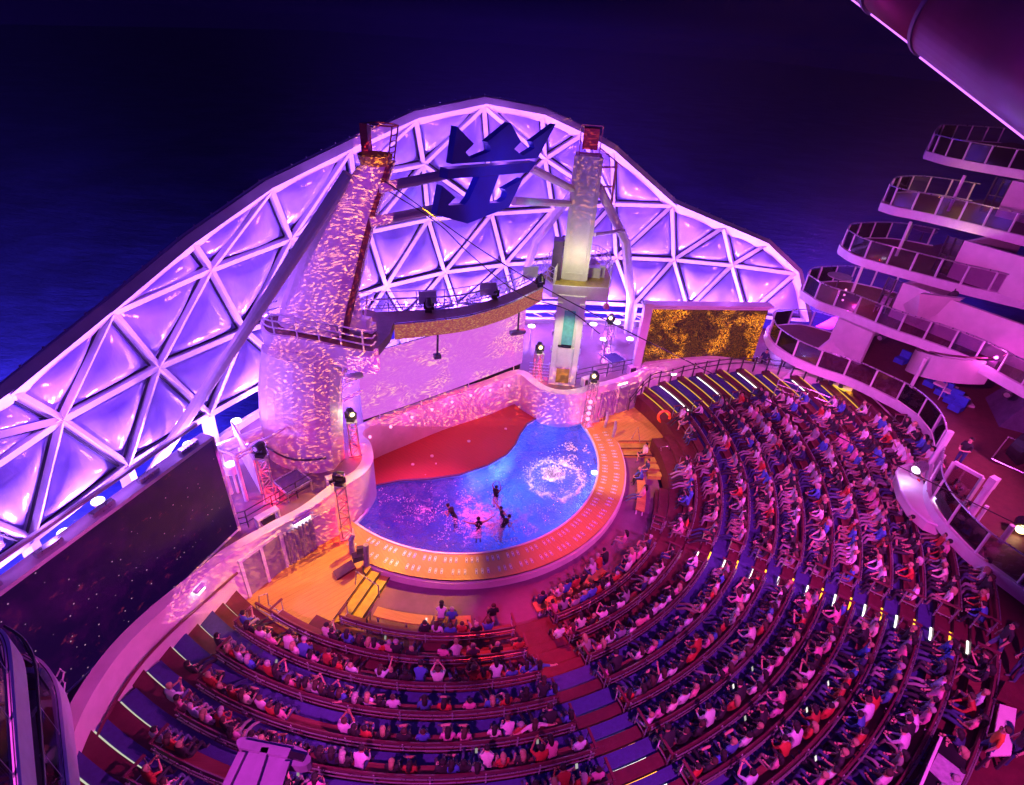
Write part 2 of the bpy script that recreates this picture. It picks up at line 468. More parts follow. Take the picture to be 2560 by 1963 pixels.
def make_water():
    """rippled clear water with churned white foam about the swimmers and the upwelling jet"""
    m = bpy.data.materials.new('pool_water'); t = NT(m); t.n.remove(t.n['Principled BSDF'])
    c = t.coord(); w = t.noise(c, 1.3, 3, .5, 1); w = t.vmath('SCALE', t.vmath('SUBTRACT', w, (.5, .5, .5)), sc=1.2); q = t.vmath('ADD', c, w)
    h = t.math('ADD', t.noise(q, 2.6, 5, 0.65), t.math('MULTIPLY', t.noise(q, 9, 3), .35))
    nrm = t.bump(h, 0.9, 0.35)

    def near(p, r0, r1):
        d = t.vmath('DISTANCE', c, (p.x, p.y, p.z)); d = t.new('ShaderNodeVectorMath', operation='DISTANCE'); t.put(d.inputs[0], q); t.put(d.inputs[1], (p.x, p.y, -.16))
        mr = t.new('ShaderNodeMapRange'); t.put(mr.inputs[0], d.outputs['Value']); mr.inputs[1].default_value = r0; mr.inputs[2].default_value = r1; mr.inputs[3].default_value = 1; mr.inputs[4].default_value = 0; return mr.outputs[0]
    f1 = near(at(1215, 1290, 0), .6, 3.4); f2 = near(at(1060, 1265, 0), .3, 3.0); f3 = near(at(1384, 1184, 0), .25, 1.9); f4 = near(at(1300, 1290, 0), .2, 2.2)
    fine = t.noise(q, 5.5, 6, 0.75); broad = t.noise(q, 1.6, 5, .65)
    rg = near(at(1388, 1192, 0), 1.45, 2.15); rg2 = near(at(1388, 1192, 0), .95, 1.5); ring = t.math('MULTIPLY', rg, t.math('SUBTRACT', 1.0, rg2))
    f3 = t.math('MAXIMUM', t.math('MULTIPLY', near(at(1384, 1184, 0), .2, 1.0), 1.1), t.math('MULTIPLY', ring, .85))
    mk = t.math('MAXIMUM', t.math('MAXIMUM', t.math('MULTIPLY', f1, .30), t.math('MULTIPLY', f2, .22)), t.math('MAXIMUM', t.math('MULTIPLY', f3, .36), t.math('MULTIPLY', f4, .26)))
    k = t.math('ADD', t.math('MULTIPLY_ADD', fine, .55, t.math('MULTIPLY', broad, .45)), mk)
    fm = t.new('ShaderNodeMapRange'); t.put(fm.inputs[0], k); fm.inputs[1].default_value = .72; fm.inputs[2].default_value = .84
    a = t.new('ShaderNodeBsdfTransparent'); a.inputs[0].default_value = (0.16, 0.24, 0.90, 1)
    d = t.new('ShaderNodeBsdfDiffuse'); t.put(d.inputs[0], t.ramp(broad, [(.35, (.10, .09, .42)), (.65, (.30, .24, .66))])); t.put(d.inputs['Normal'], nrm)
    g = t.new('ShaderNodeBsdfGlossy'); g.inputs['Roughness'].default_value = 0.10; t.put(g.inputs['Normal'], nrm)
    x = t.new('ShaderNodeMixShader'); x.inputs[0].default_value = 0.34; t.l.new(a.outputs[0], x.inputs[1]); t.l.new(d.outputs[0], x.inputs[2])
    f = t.new('ShaderNodeFresnel'); f.inputs[0].default_value = 1.33; t.put(f.inputs['Normal'], nrm)
    y = t.new('ShaderNodeMixShader'); t.put(y.inputs[0], f.outputs[0]); t.l.new(x.outputs[0], y.inputs[1]); t.l.new(g.outputs[0], y.inputs[2])
    wd = t.new('ShaderNodeBsdfDiffuse'); wd.inputs[0].default_value = (.82, .80, .84, 1)
    z = t.new('ShaderNodeMixShader'); t.put(z.inputs[0], fm.outputs[0]); t.l.new(y.outputs[0], z.inputs[1]); t.l.new(wd.outputs[0], z.inputs[2])
    t.l.new(z.outputs[0], t.n['Material Output'].inputs[0]); return m


M_water = make_water()


def make_sea():
    m = bpy.data.materials.new('night_sea'); t = NT(m); p = t.n['Principled BSDF']
    c = t.coord(); w = t.noise(t.mapping(c, rot=(0, 0, 0.5), scale=(1, 2.2, 1)), 0.16, 8, 0.62)
    foam = t.ramp(t.noise(c, 0.05, 6, 0.7), [(0.4, (0.02, 0.02, 0.06)), (0.75, (0.10, 0.10, 0.22))])
    t.put(p.inputs['Base Color'], foam); p.inputs['Roughness'].default_value = 0.42
    t.put(p.inputs['Normal'], t.bump(w, 0.5, 1.6)); return m


M_sea = make_sea()


def projector(name, loc, target, power, hx, hy, stops, s1=3.0, s2=(30, 85, 1), warp=0.35, axis=None):
    """video projector: a spot lamp whose beam carries a streaky picture inside a rectangular frame"""
    BOOST = 14.0
    o = spot(name, loc, target, power * BOOST, (1, 1, 1), math.degrees(2 * math.atan(math.hypot(hx, hy))) + 2, 0.0, 0.02)
    l = o.data; l.use_nodes = True; t = NT.__new__(NT); t.t = l.node_tree; t.n = t.t.nodes; t.l = t.t.links
    e = [n for n in t.n if n.type == 'EMISSION'][0]
    sep = t.new('ShaderNodeSeparateXYZ'); t.put(sep.inputs[0], t.coord('Normal'))
    x = t.math('DIVIDE', sep.outputs[0], sep.outputs[2]); y = t.math('DIVIDE', sep.outputs[1], sep.outputs[2])
    xm = x
    if axis:                                    # picture masked along a leaning tower
        iv = o.matrix_basis.inverted(); q = [iv @ Vector(a) for a in axis[:2]]; q = [(v.x / v.z, v.y / v.z) for v in q]
        sl = (q[1][0] - q[0][0]) / (q[1][1] - q[0][1]); c0 = q[0][0] - sl * q[0][1]
        xm = t.math('SUBTRACT', t.math('SUBTRACT', x, t.math('MULTIPLY', y, sl)), c0)
    lim = hx
    if axis: lim = t.math('MULTIPLY_ADD', t.math('SUBTRACT', y, q[0][1]), (axis[3] - axis[2]) / (q[1][1] - q[0][1]), axis[2])
    cmb = t.new('ShaderNodeCombineXYZ'); t.put(cmb.inputs[0], x); t.put(cmb.inputs[1], y)
    v = t.vmath('SCALE', cmb.outputs[0], sc=1.0 / hx)
    f, q = flow(t, v, s1, s2, warp)
    k = t.math('MULTIPLY', t.math('LESS_THAN', t.math('ABSOLUTE', xm), lim), t.math('LESS_THAN', t.math('ABSOLUTE', y), hy))
    t.put(e.inputs[0], t.ramp(f, stops)); t.put(e.inputs[1], t.math('DIVIDE', k, BOOST)); return o


STREAK = [(0.40, (0.12, 0.010, 0.26)), (0.600, (0.26, 0.02, 0.26)), (0.632, (3.2, 1.0, 0.45))]
projector('video_projector', (2.0, 1.0, 21.5), (-8.2, 20.6, 9.4), 34000, 0.30, 0.40, STREAK, 3.2, (34, 190, 1), .25, ((-10.2, 20.6, 3), (-5.2, 20.2, 16.0), .118, .040))
projector('video_projector', (4.0, 1.0, 22.5), (-.6, 29.4, 1.25), 60000, 0.31, 0.05, STREAK, 2.6, (40, 150, 1))
projector('video_projector', (1.0, 1.0, 21.5), (2.6, 29.6, 14.0), 9000, 0.17, 0.12, STREAK, 2.6, (20, 70, 1))

# ------------------------------------------------------------------ plan of the theatre
CX = (-2.75, 24.5)          # centre of the seating
PCX = (-2.56, 25.56)        # centre of the pool rim
NR = 12
RAD = [11.55, 12.75, 13.92, 15.08, 16.2, 17.22, 18.25, 19.17, 20.1, 21.02, 21.95, 22.87]
ZW = [0.15 + 0.38 * i for i in range(NR)]
AR = [-8, 13, 31, 29, 27.5, 25.5, 23.5, 21, 17.5, 13.5, 10, 6]
AL = [-100.5, -112.5] + [-180 + math.degrees(math.acos(8.95 / RAD[i])) for i in range(2, NR)]
AISLE1 = [(-72.0 + 0.5 * min(i, 5), -64.3) for i in range(NR)]
AISLE2 = [(-31.2 - 0.5 * i, -31.2 - 0.5 * i + math.degrees(1.15 / RAD[i])) for i in range(NR)]


def pol(r, a, z=0.0, c=CX): return Vector((c[0] + r * math.cos(R_(a)), c[1] + r * math.sin(R_(a)), z))


# ---- sea
sea = MB(); sea.add([(-900, -300, -17), (900, -300, -17), (900, 2600, -17), (-900, 2600, -17)], [(0, 1, 2, 3)]); struct('sea', sea, M_sea)
spot('sea_flood', (-19, 16, 3), (-55, 45, -17), 1000000, (0.08, 0.05, 1.0), 80, 0.9, 0.5)
spot('sea_flood', (-19, 10, 3), (-36, 14, -17), 500000, (0.02, 0.05, 1.0), 60, 0.9, 0.5)
spot('sea_flood', (21, 38, 6), (48, 78, -17), 1100000, (0.13, 0.03, 1.0), 70, 0.9, 0.5)  # this and the next flood are unseen, added to brighten the water
spot('sea_flood', (0, 40, 5), (0, 110, -17), 1500000, (0.12, 0.03, 1.0), 80, 0.9, 0.5)  # unseen flood added to brighten the water

# ---- pool
P2 = lambda L, z=0: [at(x, y, z) for x, y in L]
pool_near = arc(PCX, 7.78, -126, 24, 0, 3)
pool_far = P2([(1450, 1048), (1395, 1058), (1340, 1047), (1318, 1060), (1300, 1085), (1288, 1112), (1265, 1138), (1220, 1163), (1150, 1187), (1080, 1197), (1000, 1202), (940, 1214), (932, 1245), (918, 1280)])
pool = pool_near + pool_far
basin = MB()
basin.sweep(pool, [(0.0, -2.6), (0.12, -2.6), (0.12, -0.01), (0.0, -0.01)], closed=True, side=-1)
basin.add([(p.x, p.y, -2.55) for p in pool], [tuple(range(len(pool)))])
struct('pool_basin', basin, M_tile)
wat = MB(); wat.add([(p.x, p.y, -0.16) for p in pool], [tuple(range(len(pool)))]); struct('water', wat, M_water)
for px, py in ((1475, 1180), (1230, 1180), (1440, 1275), (1370, 1090), (1320, 1130), (1285, 1150)):
    p = at(px, py, 0); c = Vector((-1.2, 23, 0)); q = p + (c - p).normalized() * 0.6
    point('underwater_lamp', (q.x, q.y, -1.0), 170, (0.25, 0.40, 1.0), 0.2)
lamp = MB(); pl = pol(7.6, -9, -0.13, PCX); lamp.cyl(pl, pl + Vector((0, 0, 0.04)), 0.16)
solo('underwater_lamp', lamp, glow('underwater_glow', (0.5, 0.75, 1.0), 16), 'bright blue lamp at the right edge of the pool water', 'lamp')

# ---- rim deck round the pool, stage floor, side decks and pit
rim = MB()
ro = arc(PCX, 9.29, -128, 24, 0, 2); ri = list(reversed(arc(PCX, 7.84, -128, 24, 0, 2)))
n = len(ro)
inn = arc(PCX, 7.84, -128, 24, 0, 2)
for i in range(n - 1):
    a, b, c, d = inn[i], inn[i + 1], ro[i + 1], ro[i]
    rim.add([(a.x, a.y, 0), (b.x, b.y, 0), (c.x, c.y, 0), (d.x, d.y, 0)], [(0, 3, 2, 1)])
struct('pool_rim', rim, M_teak)
fas = MB(); fas.sweep(arc(PCX, 9.27, -128, 24, -0.5, 2), [(0.0, 0.0), (-0.12, 0.0), (-0.12, 0.40), (0.0, 0.40)], side=1)
struct('pool_rim_fascia', fas, M_white2)
edge = MB(); edge.sweep(arc(PCX, 7.80, -126, 22, 0, 2), [(0.05, 0.002), (-0.05, 0.002), (-0.05, 0.03), (0.05, 0.03)]); struct('pool_kerb', edge, M_white)
st = MB()
back = P2([(912, 1118), (930, 1138), (1029, 1102), (1124, 1071), (1210, 1038), (1276, 1010), (1292, 1012), (1312, 1030)])
far_edge = [p for p in pool_far if p.x > -99][2:-2]
stage_pts = [(p.x, p.y) for p in pool_far[2:13]]
stage_poly = stage_pts + [(p.x - 0.3, p.y + 0.3) for p in back]
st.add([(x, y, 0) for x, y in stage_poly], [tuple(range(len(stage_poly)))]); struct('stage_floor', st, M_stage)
kn = MB(); kn.sweep([Vector((x, y, 0)) for x, y in stage_pts], [(-0.06, 0.003), (0.06, 0.003), (0.06, 0.05), (-0.06, 0.05)]); struct('pool_kerb', kn, M_hull)
nz = MB()
for px, py, r in ((1032, 1162, .09), (1080, 1141, .10), (1172, 1104, .10), (1264, 1073, .08), (1090, 1160, .05)):
    p = at(px, py, 0.0); m_ = MB(); m_.cyl(p, p + Vector((0, 0, 0.05)), r, 14); m_.cyl(p + Vector((0, 0, .05)), p + Vector((0, 0, .06)), r * .4, 10)
    solo('stage_jet', m_, M_white, 'small round white jet set in the red stage floor', 'floor jet', 'jets in the red stage floor')

e0 = P2([(928, 1420), (834, 1549)]); e1 = P2([(951, 1432), (868, 1552)], -0.17); e2 = P2([(976, 1441), (908, 1543)], -0.34)
f0 = P2([(1546, 1103), (1677, 1103)]); f1 = P2([(1552, 1121), (1652, 1121)], -0.17); f2 = P2([(1556, 1139), (1640, 1139)], -0.34)
dk = MB()
ld = [(p.x, p.y) for p in (e0[0], e0[1])] + [(p.x, p.y) for p in reversed(arc(CX, 12.2, -145, -114, 0))]
ld = [(p.x, p.y) for p in (e0[0], e0[1])] + [(p.x, p.y) for p in reversed(arc(CX, 13.2, -137, -113, 0))] + \
     [(-12.2, 14.0), (-11.6, 16.2), (-9.0, 18.4), (-7.6, 19.6)] + [(p.x, p.y) for p in reversed([q for q in ro if q.x < e0[0].x])][::-1]
ro_l = [q for q in ro if q.x < e0[0].x - 0.05 and q.y < 19]
ld = [(e0[0].x, e0[0].y), (e0[1].x, e0[1].y)] + [(p.x, p.y) for p in reversed(arc(CX, 13.2, -138, -112, 0))] + [(-12.3, 15.5), (-9.2, 19.2), (-7.5, 19.6)] + [(p.x, p.y) for p in ro_l]
dk.prism(ld, -0.6, -0.004)
ro_r = [q for q in ro if q.x > 4 and q.y > f0[0].y + 0.05]
rd = [(f0[0].x, f0[0].y)] + [(p.x, p.y) for p in ro_r] + [(5.6, 30.6), (8.0, 32.4), (10.2, 33.0)] + [(p.x, p.y) for p in reversed(arc(CX, 13.3, 10, 31, 0))] + [(f0[1].x, f0[1].y)]
dk.prism(rd, -0.6, -0.004)
struct('side_deck', dk, wood('amber_deck', (0.48, 0.31, 0.06), (0.60, 0.40, 0.09), 2.4, 4, 0.4))
sp = MB()
for (a, b), (c, d), z in ((e0, e1, -0.17), (e1, e2, -0.34)):
    sp.prism([(a.x, a.y), (b.x, b.y), (d.x, d.y), (c.x, c.y)], -0.6, z)
for (a, b), (c, d), z in ((f0, f1, -0.17), (f1, f2, -0.34)):
    sp.prism([(a.x, a.y), (b.x, b.y), (d.x, d.y), (c.x, c.y)], -0.6, z)
struct('pit_steps', sp, M_yellow)
nose = MB()
for a, b in (e0, e1, e2, f0, f1, f2):
    nose.bar(a + Vector((0, 0, .012)), b + Vector((0, 0, .012)), 0.05, 0.02)
struct('step_nosing', nose, M_black)
pit = MB()
pa = arc(CX, 8.0, -128, 12, 0, 3); pb = arc(CX, 11.4, -128, 12, 0, 3)
for i in range(len(pa) - 1):
    pit.add([(pa[i].x, pa[i].y, -0.5), (pb[i].x, pb[i].y, -0.5), (pb[i + 1].x, pb[i + 1].y, -0.5), (pa[i + 1].x, pa[i + 1].y, -0.5)], [(0, 1, 2, 3)])
struct('pit_floor', pit, M_pit)

# ---- seating terrace: walkway and bench step of every row, with lit nosings in the aisles
wred, wblue, stepm = MB(), MB(), MB()
for i in range(NR):
    rin = 10.95 if i == 0 else RAD[i - 1] + 0.06
    rm, rb, z = RAD[i] - 0.43, RAD[i] + 0.06, ZW[i]
    tgt = wred if (i < 3 or i == 11) else wblue
    aR = AR[i] + (2.5 if i > 1 else 0)
    tgt.sweep(arc(CX, rin, AL[i], aR, 0, 1.5), [(0, -0.6), (0, z), (-(rm - rin), z), (-(rm - rin), -0.6)])
    stepm.sweep(arc(CX, rm, AL[i], aR, 0, 1.5), [(0, -0.6), (0, z + .19), (-(rb - rm), z + .19), (-(rb - rm), -0.6)])
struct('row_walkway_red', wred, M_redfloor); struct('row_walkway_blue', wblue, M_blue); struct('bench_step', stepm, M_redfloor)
back_deck = MB()
zt = ZW[-1] + .30
pa = arc(CX, RAD[-1] + .06, AL[-1], AR[-1] + 2.5, 0, 2); pb = arc(CX, 29, AL[-1], AR[-1] + 2.5, 0, 2)
for i in range(len(pa) - 1):
    a, b, c, d = pa[i], pb[i], pb[i + 1], pa[i + 1]
    back_deck.add([(a.x, a.y, zt), (b.x, b.y, zt), (c.x, c.y, zt), (d.x, d.y, zt)], [(0, 1, 2, 3)])
struct('back_walkway', back_deck, M_redfloor)


def strip(name, r, a0, a1, z, m, label, grp):
    b = MB(); b.sweep(arc(CX, r, a0, a1, z, 1), [(.055, -.03), (.055, .012), (0.0, .012), (0.0, -.03)])
    solo(name, b, m, label, 'step light', grp)


ORD = ['front', 'second', 'third', 'fourth', 'fifth', 'sixth', 'seventh', 'eighth', 'ninth', 'tenth', 'eleventh', 'last']
for i in range(2, NR):
    for k, (aisle, nm) in enumerate(((AISLE1, 'centre aisle'), (AISLE2, 'right aisle'))):
        a0, a1 = aisle[i][0] + .7, aisle[i][1] - .7
        strip('step_light', RAD[i] - .436, a0, a1, ZW[i] + .005, G_strip, 'pale light strip under the step at the %s row in the %s' % (ORD[i], nm), 'pale light strips in the aisles')
        if i < 11: strip('step_light', RAD[i] + .054, a0, a1, ZW[i] + .195, G_amber, 'amber light strip under the walkway behind the %s row, %s' % (ORD[i], nm), 'amber light strips in the aisles')
    if i < 11:
        a1 = AR[i] + 1.8; a0 = a1 - 190 / RAD[i]
        strip('step_light', RAD[i] - .436, a0, a1, ZW[i] + .005, G_strip if i % 2 else G_yellow, 'light strip at the far right end of the %s row, before the bench' % ORD[i], 'light strips along the far right stair')
        strip('step_light', RAD[i] + .054, a0, a1, ZW[i] + .195, G_yellow, 'yellow light strip behind the bench at the far right end, %s row' % ORD[i], 'yellow light strips along the far right stair')
        a0 = AL[i] + .2
        strip('step_light', RAD[i] - .436, a0, a0 + 170 / RAD[i], ZW[i] + .005, glow('strip_dim_%d' % i, (.7, .75, .55), .7), 'dim light strip by the left wall, %s row, before the bench' % ORD[i], 'dim light strips by the left wall')

# ---- benches


def bench(i, a0, a1, where, extra=''):
    z = ZW[i]; r = RAD[i]; mid = pol(r, (a0 + a1) / 2, z + .19)
    t = thing('curved_bench', 'curved red brown bench with steel back rail, %s row of the %s%s' % (ORD[i], where, extra), 'bench', mid, 'curved benches of the terrace')
    s = MB(); s.sweep(arc(CX, r - .46, a0, a1, z + .38, 1.2), [(0, 0), (0, .05), (-.40, .05), (-.40, 0)]); part('seat', s, M_bench, t)
    b = MB(); b.sweep(arc(CX, r - .03, a0, a1, z + .66, 1.2), [(0, 0), (0, .24), (-.05, .26), (-.07, .02)]); part('backrest', b, M_benchback, t)
    h = MB(); h.tube(arc(CX, r + .09, a0 + .2, a1 - .2, z + .84, 1.5), .022, 6); part('back_rail', h, M_steel, t)
    h = MB(); h.tube(arc(CX, r + .09, a0 + .2, a1 - .2, z + .62, 1.5), .018, 6); part('lower_rail', h, M_steel, t)
    d = math.degrees(1.6 / r); k = max(2, int(abs(a1 - a0) / d))
    for j in range(k + 1):
        a = a0 + .5 + (a1 - a0 - 1.0) * j / k; g = MB()
        g.bar(pol(r + .03, a, z + .19), pol(r + .03, a, z + .86), .045); g.bar(pol(r - .28, a, z + .19), pol(r - .25, a, z + .38), .045)
        g.bar(pol(r - .3, a, z + .36), pol(r + .09, a, z + .36), .04); part('bracket', g, M_grey, t)
    for a in (a0, a1):
        q = MB(); q.bar(pol(r - .02, a, z + .19), pol(r - .02, a, z + .95), .035); q.bar(pol(r - .5, a, z + .19), pol(r - .5, a, z + .95), .035)
        q.bar(pol(r - .5, a, z + .42), pol(r - .02, a, z + .42), .03); part('end_frame', q, M_steel, t)
        w = MB(); w.bar(pol(r - .56, a, z + .97), pol(r + .04, a, z + .97), .08, .05); part('armrest', w, M_benchback, t)
    return t


for i in range(NR):
    if i == 0: a0 = -107
    elif i == 1: a0 = -117.5
    else: a0 = AL[i] + 150 / RAD[i]
    bench(i, a0, AISLE1[i][0] - .4, 'left block')
    bench(i, AISLE1[i][1] + .4, AISLE2[i][0] - .3, 'middle block')
    bench(i, AISLE2[i][1] + .4, AR[i] + 1.8 - 200 / RAD[i], 'right block')
# low slatted benches in the pit


def pit_bench(r, a0, a1, lab):
    t = thing('slatted_bench', lab, 'bench', pol(r, (a0 + a1) / 2, -.5), 'low slatted benches in the pit')
    s = MB(); s.sweep(arc(CX, r - .22, a0, a1, -.08, 1.2), [(0, 0), (0, .06), (-.46, .06), (-.46, 0)]); part('seat', s, M_slat, t)
    for j in range(4):
        a = a0 + 1 + (a1 - a0 - 2) * j / 3; g = MB(); g.bar(pol(r - .15, a, -.5), pol(r - .15, a, -.08), .06); g.bar(pol(r + .17, a, -.5), pol(r + .17, a, -.08), .06)
        part('leg', g, M_white, t)


pit_bench(10.25, -103, -80.5, 'low slatted wooden bench in the pit behind the amber pool rim')
pit_bench(10.25, -65, -43, 'low slatted bench in the pit by the red end of the pool rim')
pit_bench(10.25, -17, -2, 'low slatted bench in the pit at the right steps, lit yellow')

# ------------------------------------------------------------------ walls round the stage
RIM = 2.2


def wall(mb, path, heights, thick=0.3, side=1, z0=-0.55):
    mb.sweep([Vector((p.x, p.y, 0)) for p in path], lambda i: [(0, z0), (0, heights[i]), (thick * side, heights[i]), (thick * side, z0)])


def coping(mb, path, heights, w=0.42, side=1, off=-0.06, h=.10):
    mb.sweep([Vector((p.x, p.y, 0)) for p in path], lambda i: [(off * side, heights[i] + .002), (off * side, heights[i] + h), ((off + w) * side, heights[i] + h), ((off + w) * side, heights[i] + .002)])


# stage wall: left bulge, back wall under the screen, right bulge
bw = smooth_path(P2([(843, 1228), (882, 1207), (911, 1187), (928, 1164), (933, 1142), (926, 1112), (912, 1078), (1029, 1029), (1124, 994), (1219, 966), (1276, 944), (1300, 939), (1322, 956), (1350, 976), (1388, 988), (1430, 989), (1468, 982), (1496, 970)], RIM), 5)
t = thing('stage_wall', 'low curved pink and gold lit wall round the back of the red stage with two bulges', 'wall', bw[30])
b = MB(); wall(b, bw, [RIM] * len(bw)); part('wall', b, M_white2, t)
b = MB(); coping(b, bw, [RIM] * len(bw), .56, 1, -.02); part('coping', b, M_white2, t)
for j, (px, py) in enumerate(((924, 1091), (976, 1066), (1029, 1042), (1079, 1023), (1129, 1004), (1176, 988), (1224, 975), (1271, 963))):
    p = at(px, py, 2.05); l = MB(); l.ball(p + Vector((.03, -.05, 0)), .085, 8, 5); part('footlight', l, G_pink, t)
    if j % 2 == 0: point('footlight_glow', p + Vector((.25, -.45, .1)), 14, PINK, .05)
b = MB(); pc = P2([(1279, 1003), (1296, 1003), (1312, 1018), (1333, 1036)], 0)
b.sweep(smooth_path(pc, 8), lambda i: [(-.10 - .05 * math.sin(i * 2.1), .02), (-.10 - .05 * math.sin(i * 2.1), 2.1), (-.03, 2.1), (-.03, .02)])
part('curtain', b, M_curtain, t)

# left wall from the left bulge down to the lower left corner
lw = [bw[0]] + [Vector(p + (0,)) for p in ((-8.6, 17.5), (-9.5, 16.4), (-10.45, 14.7), (-10.75, 13.6), (-11.0, 12.5), (-11.25, 11.4), (-11.45, 10.2), (-11.5, 9.1), (-11.4, 7.9), (-11.1, 6.8), (-10.5, 5.4))]
lh = [2.3, 2.35, 2.4, 2.75, 3.0, 3.25, 3.5, 3.7, 3.8, 3.8, 3.75, 3.7]
lws = smooth_path([Vector((p.x, p.y, h)) for p, h in zip(lw, lh)], 5); lhs = [p.z for p in lws]
t = thing('terrace_wall', 'tall pink lit curved wall closing the terrace on the left', 'wall', (-11, 12, 0))
b = MB(); wall(b, lws, lhs, .3, -1); part('wall', b, M_white2, t)
b = MB(); coping(b, lws, lhs, .46, -1, -.06); part('coping', b, M_white2, t)
hr = [Vector((p.x, p.y, h - (1.0 if k > 12 else 1.0))) for k, (p, h) in enumerate(zip(lws, lhs))][16:]
b = MB(); b.tube([p + Vector((.13, .06, .0)) for p in hr], .05, 8); part('handrail', b, M_benchback, t)
# double door panels in the left wall
A, B_ = Vector((-10.42, 14.78, 0)), Vector((-9.48, 16.42, 0)); dr = unit(B_ - A); nr = Vector((dr.y, -dr.x, 0))
fr = MB()
for u in (0.0, 0.5, 1.0):
    p = A + (B_ - A) * u + nr * .07; fr.box(p + Vector((0, 0, 1.12)), (.13, .10, 2.2), dr)
fr.box((A + B_) / 2 + nr * .07 + Vector((0, 0, 2.2)), ((B_ - A).length + .12, .11, .14), dr); part('door_frame', fr, M_white, t)
for u in (.25, .75):
    p = A + (B_ - A) * u + nr * .055; q = MB(); q.box(p + Vector((0, 0, 1.08)), (.78, .04, 2.05), dr); part('door_panel', q, M_panelgrey, t)
b = MB(); pc = [Vector((-9.38, 16.55, 0)), Vector((-8.95, 17.1, 0)), Vector((-8.55, 17.62, 0))]
b.sweep(smooth_path(pc, 14), lambda i: [(-.10 - .05 * math.sin(i * 1.7), .02), (-.12 - .07 * math.sin(i * 1.7), 1.95), (-.03, 1.95), (-.03, .02)])
part('curtain', b, M_curtain, t)
b = MB(); b.sweep([Vector((-8.5, 17.66, 0)), Vector((-7.75, 18.45, 0))], [(-.06, .05), (-.06, 1.85), (-.02, 1.85), (-.02, .05)]); part('projection_panel', b, M_white2, t)


def wall_lamp(px, py, z, dirv, ln, label):
    p = at(px, py, z); b = MB(); b.bar(p - dirv * ln / 2, p + dirv * ln / 2, .12, .12); r = thing('wall_lamp', label, 'lamp', p, 'tube lamps on the walls')
    c = MB(); c.bar(p - dirv * (ln / 2 + .06) + Vector((0, 0, .1)), p + dirv * (ln / 2 + .06) + Vector((0, 0, .1)), .2, .08); part('housing', c, M_white, r); part('tube', b, G_tube, r)


wall_lamp(755, 1300, 2.12, unit((.62, .78, 0)), .75, 'white tube lamp on the left wall above the grey curtain')
wall_lamp(501, 1475, 2.9, unit((.25, .97, 0)), .32, 'short white lamp on the tall left wall beside the door panels')

# right wall, from the right bulge round the far ends of the rows
rw = [bw[-1], Vector((6.1, 30.0, 0)), Vector((7.4, 30.75, 0)), Vector((8.6, 31.5, 0))] + [pol(RAD[i] + .1, AR[i] + 2.2) for i in (2, 4, 6, 8, 10, 11)] + [pol(23.4, 3.5)]
rh = [2.25, 2.3, 2.4, 2.6, 2.75, 3.05, 3.25, 3.45, 4.05, 4.45, 4.5]
rws = smooth_path([Vector((p.x, p.y, h)) for p, h in zip(rw, rh)], 5); rhs = [p.z for p in rws]
t = thing('terrace_wall', 'pink lit curved wall behind the far right stair with grey doors', 'wall', (9, 32, 0))
b = MB(); wall(b, rws, rhs, .3, 1); part('wall', b, M_white2, t)
b = MB(); coping(b, rws, rhs, .46, 1, -.06); part('coping', b, M_white2, t)
b = MB(); b.sweep(smooth_path([Vector((5.55, 29.55, 0)), Vector((6.1, 29.93, 0)), Vector((6.65, 30.2, 0))], 10), lambda i: [(-.10 - .05 * math.sin(i * 1.9), .02), (-.10 - .05 * math.sin(i * 1.9), 1.95), (-.03, 1.95), (-.03, .02)])
part('curtain', b, M_curtain, t)
for a_, b_ in (((6.85, 30.35), (7.45, 30.72)), ((7.52, 30.76), (8.12, 31.13))):
    a_ = Vector(a_ + (0,)); b_ = Vector(b_ + (0,)); d_ = unit(b_ - a_); q = MB(); q.box((a_ + b_) / 2 + Vector((d_.y, -d_.x, 0)) * .05 + Vector((0, 0, 1.0)), ((b_ - a_).length, .06, 1.95), d_); part('door', q, M_panelgrey, t)
wall_lamp(1556, 958, 2.2, unit((.85, .5, 0)), .7, 'white tube lamp on the right wall above the dark curtain')
wall_lamp(1685, 935, 2.95, unit((.9, .4, 0)), .3, 'short white lamp on the right wall behind the stair rail')
# stair rail along the right wall
t = thing('stair_rail', 'dark stair railing with square posts along the pink right wall', 'railing', pol(16, 29, 1))
sr = [pol(RAD[i] - .1, AR[i] + 1.0, ZW[i] + .25) for i in range(2, 11)]
srs = smooth_path([Vector((7.6, 30.3, .3))] + sr, 4)
b = MB()
for h in (.95, .62): b.tube([p + Vector((0, 0, h)) for p in srs], .03, 6)
part('rail', b, M_dark, t)
for p in along(srs, .75): b = MB(); b.bar(p, p + Vector((0, 0, 1.05)), .07); part('post', b, M_dark, t)

# ------------------------------------------------------------------ upper deck behind the walls
def shifted(path, d):
    o = []
    for i, p in enumerate(path):
        q = path[min(i + 1, len(path) - 1)] - path[max(i - 1, 0)]; q.z = 0; q = unit(q); o.append((p.x - q.y * d, p.y + q.x * d))
    return o


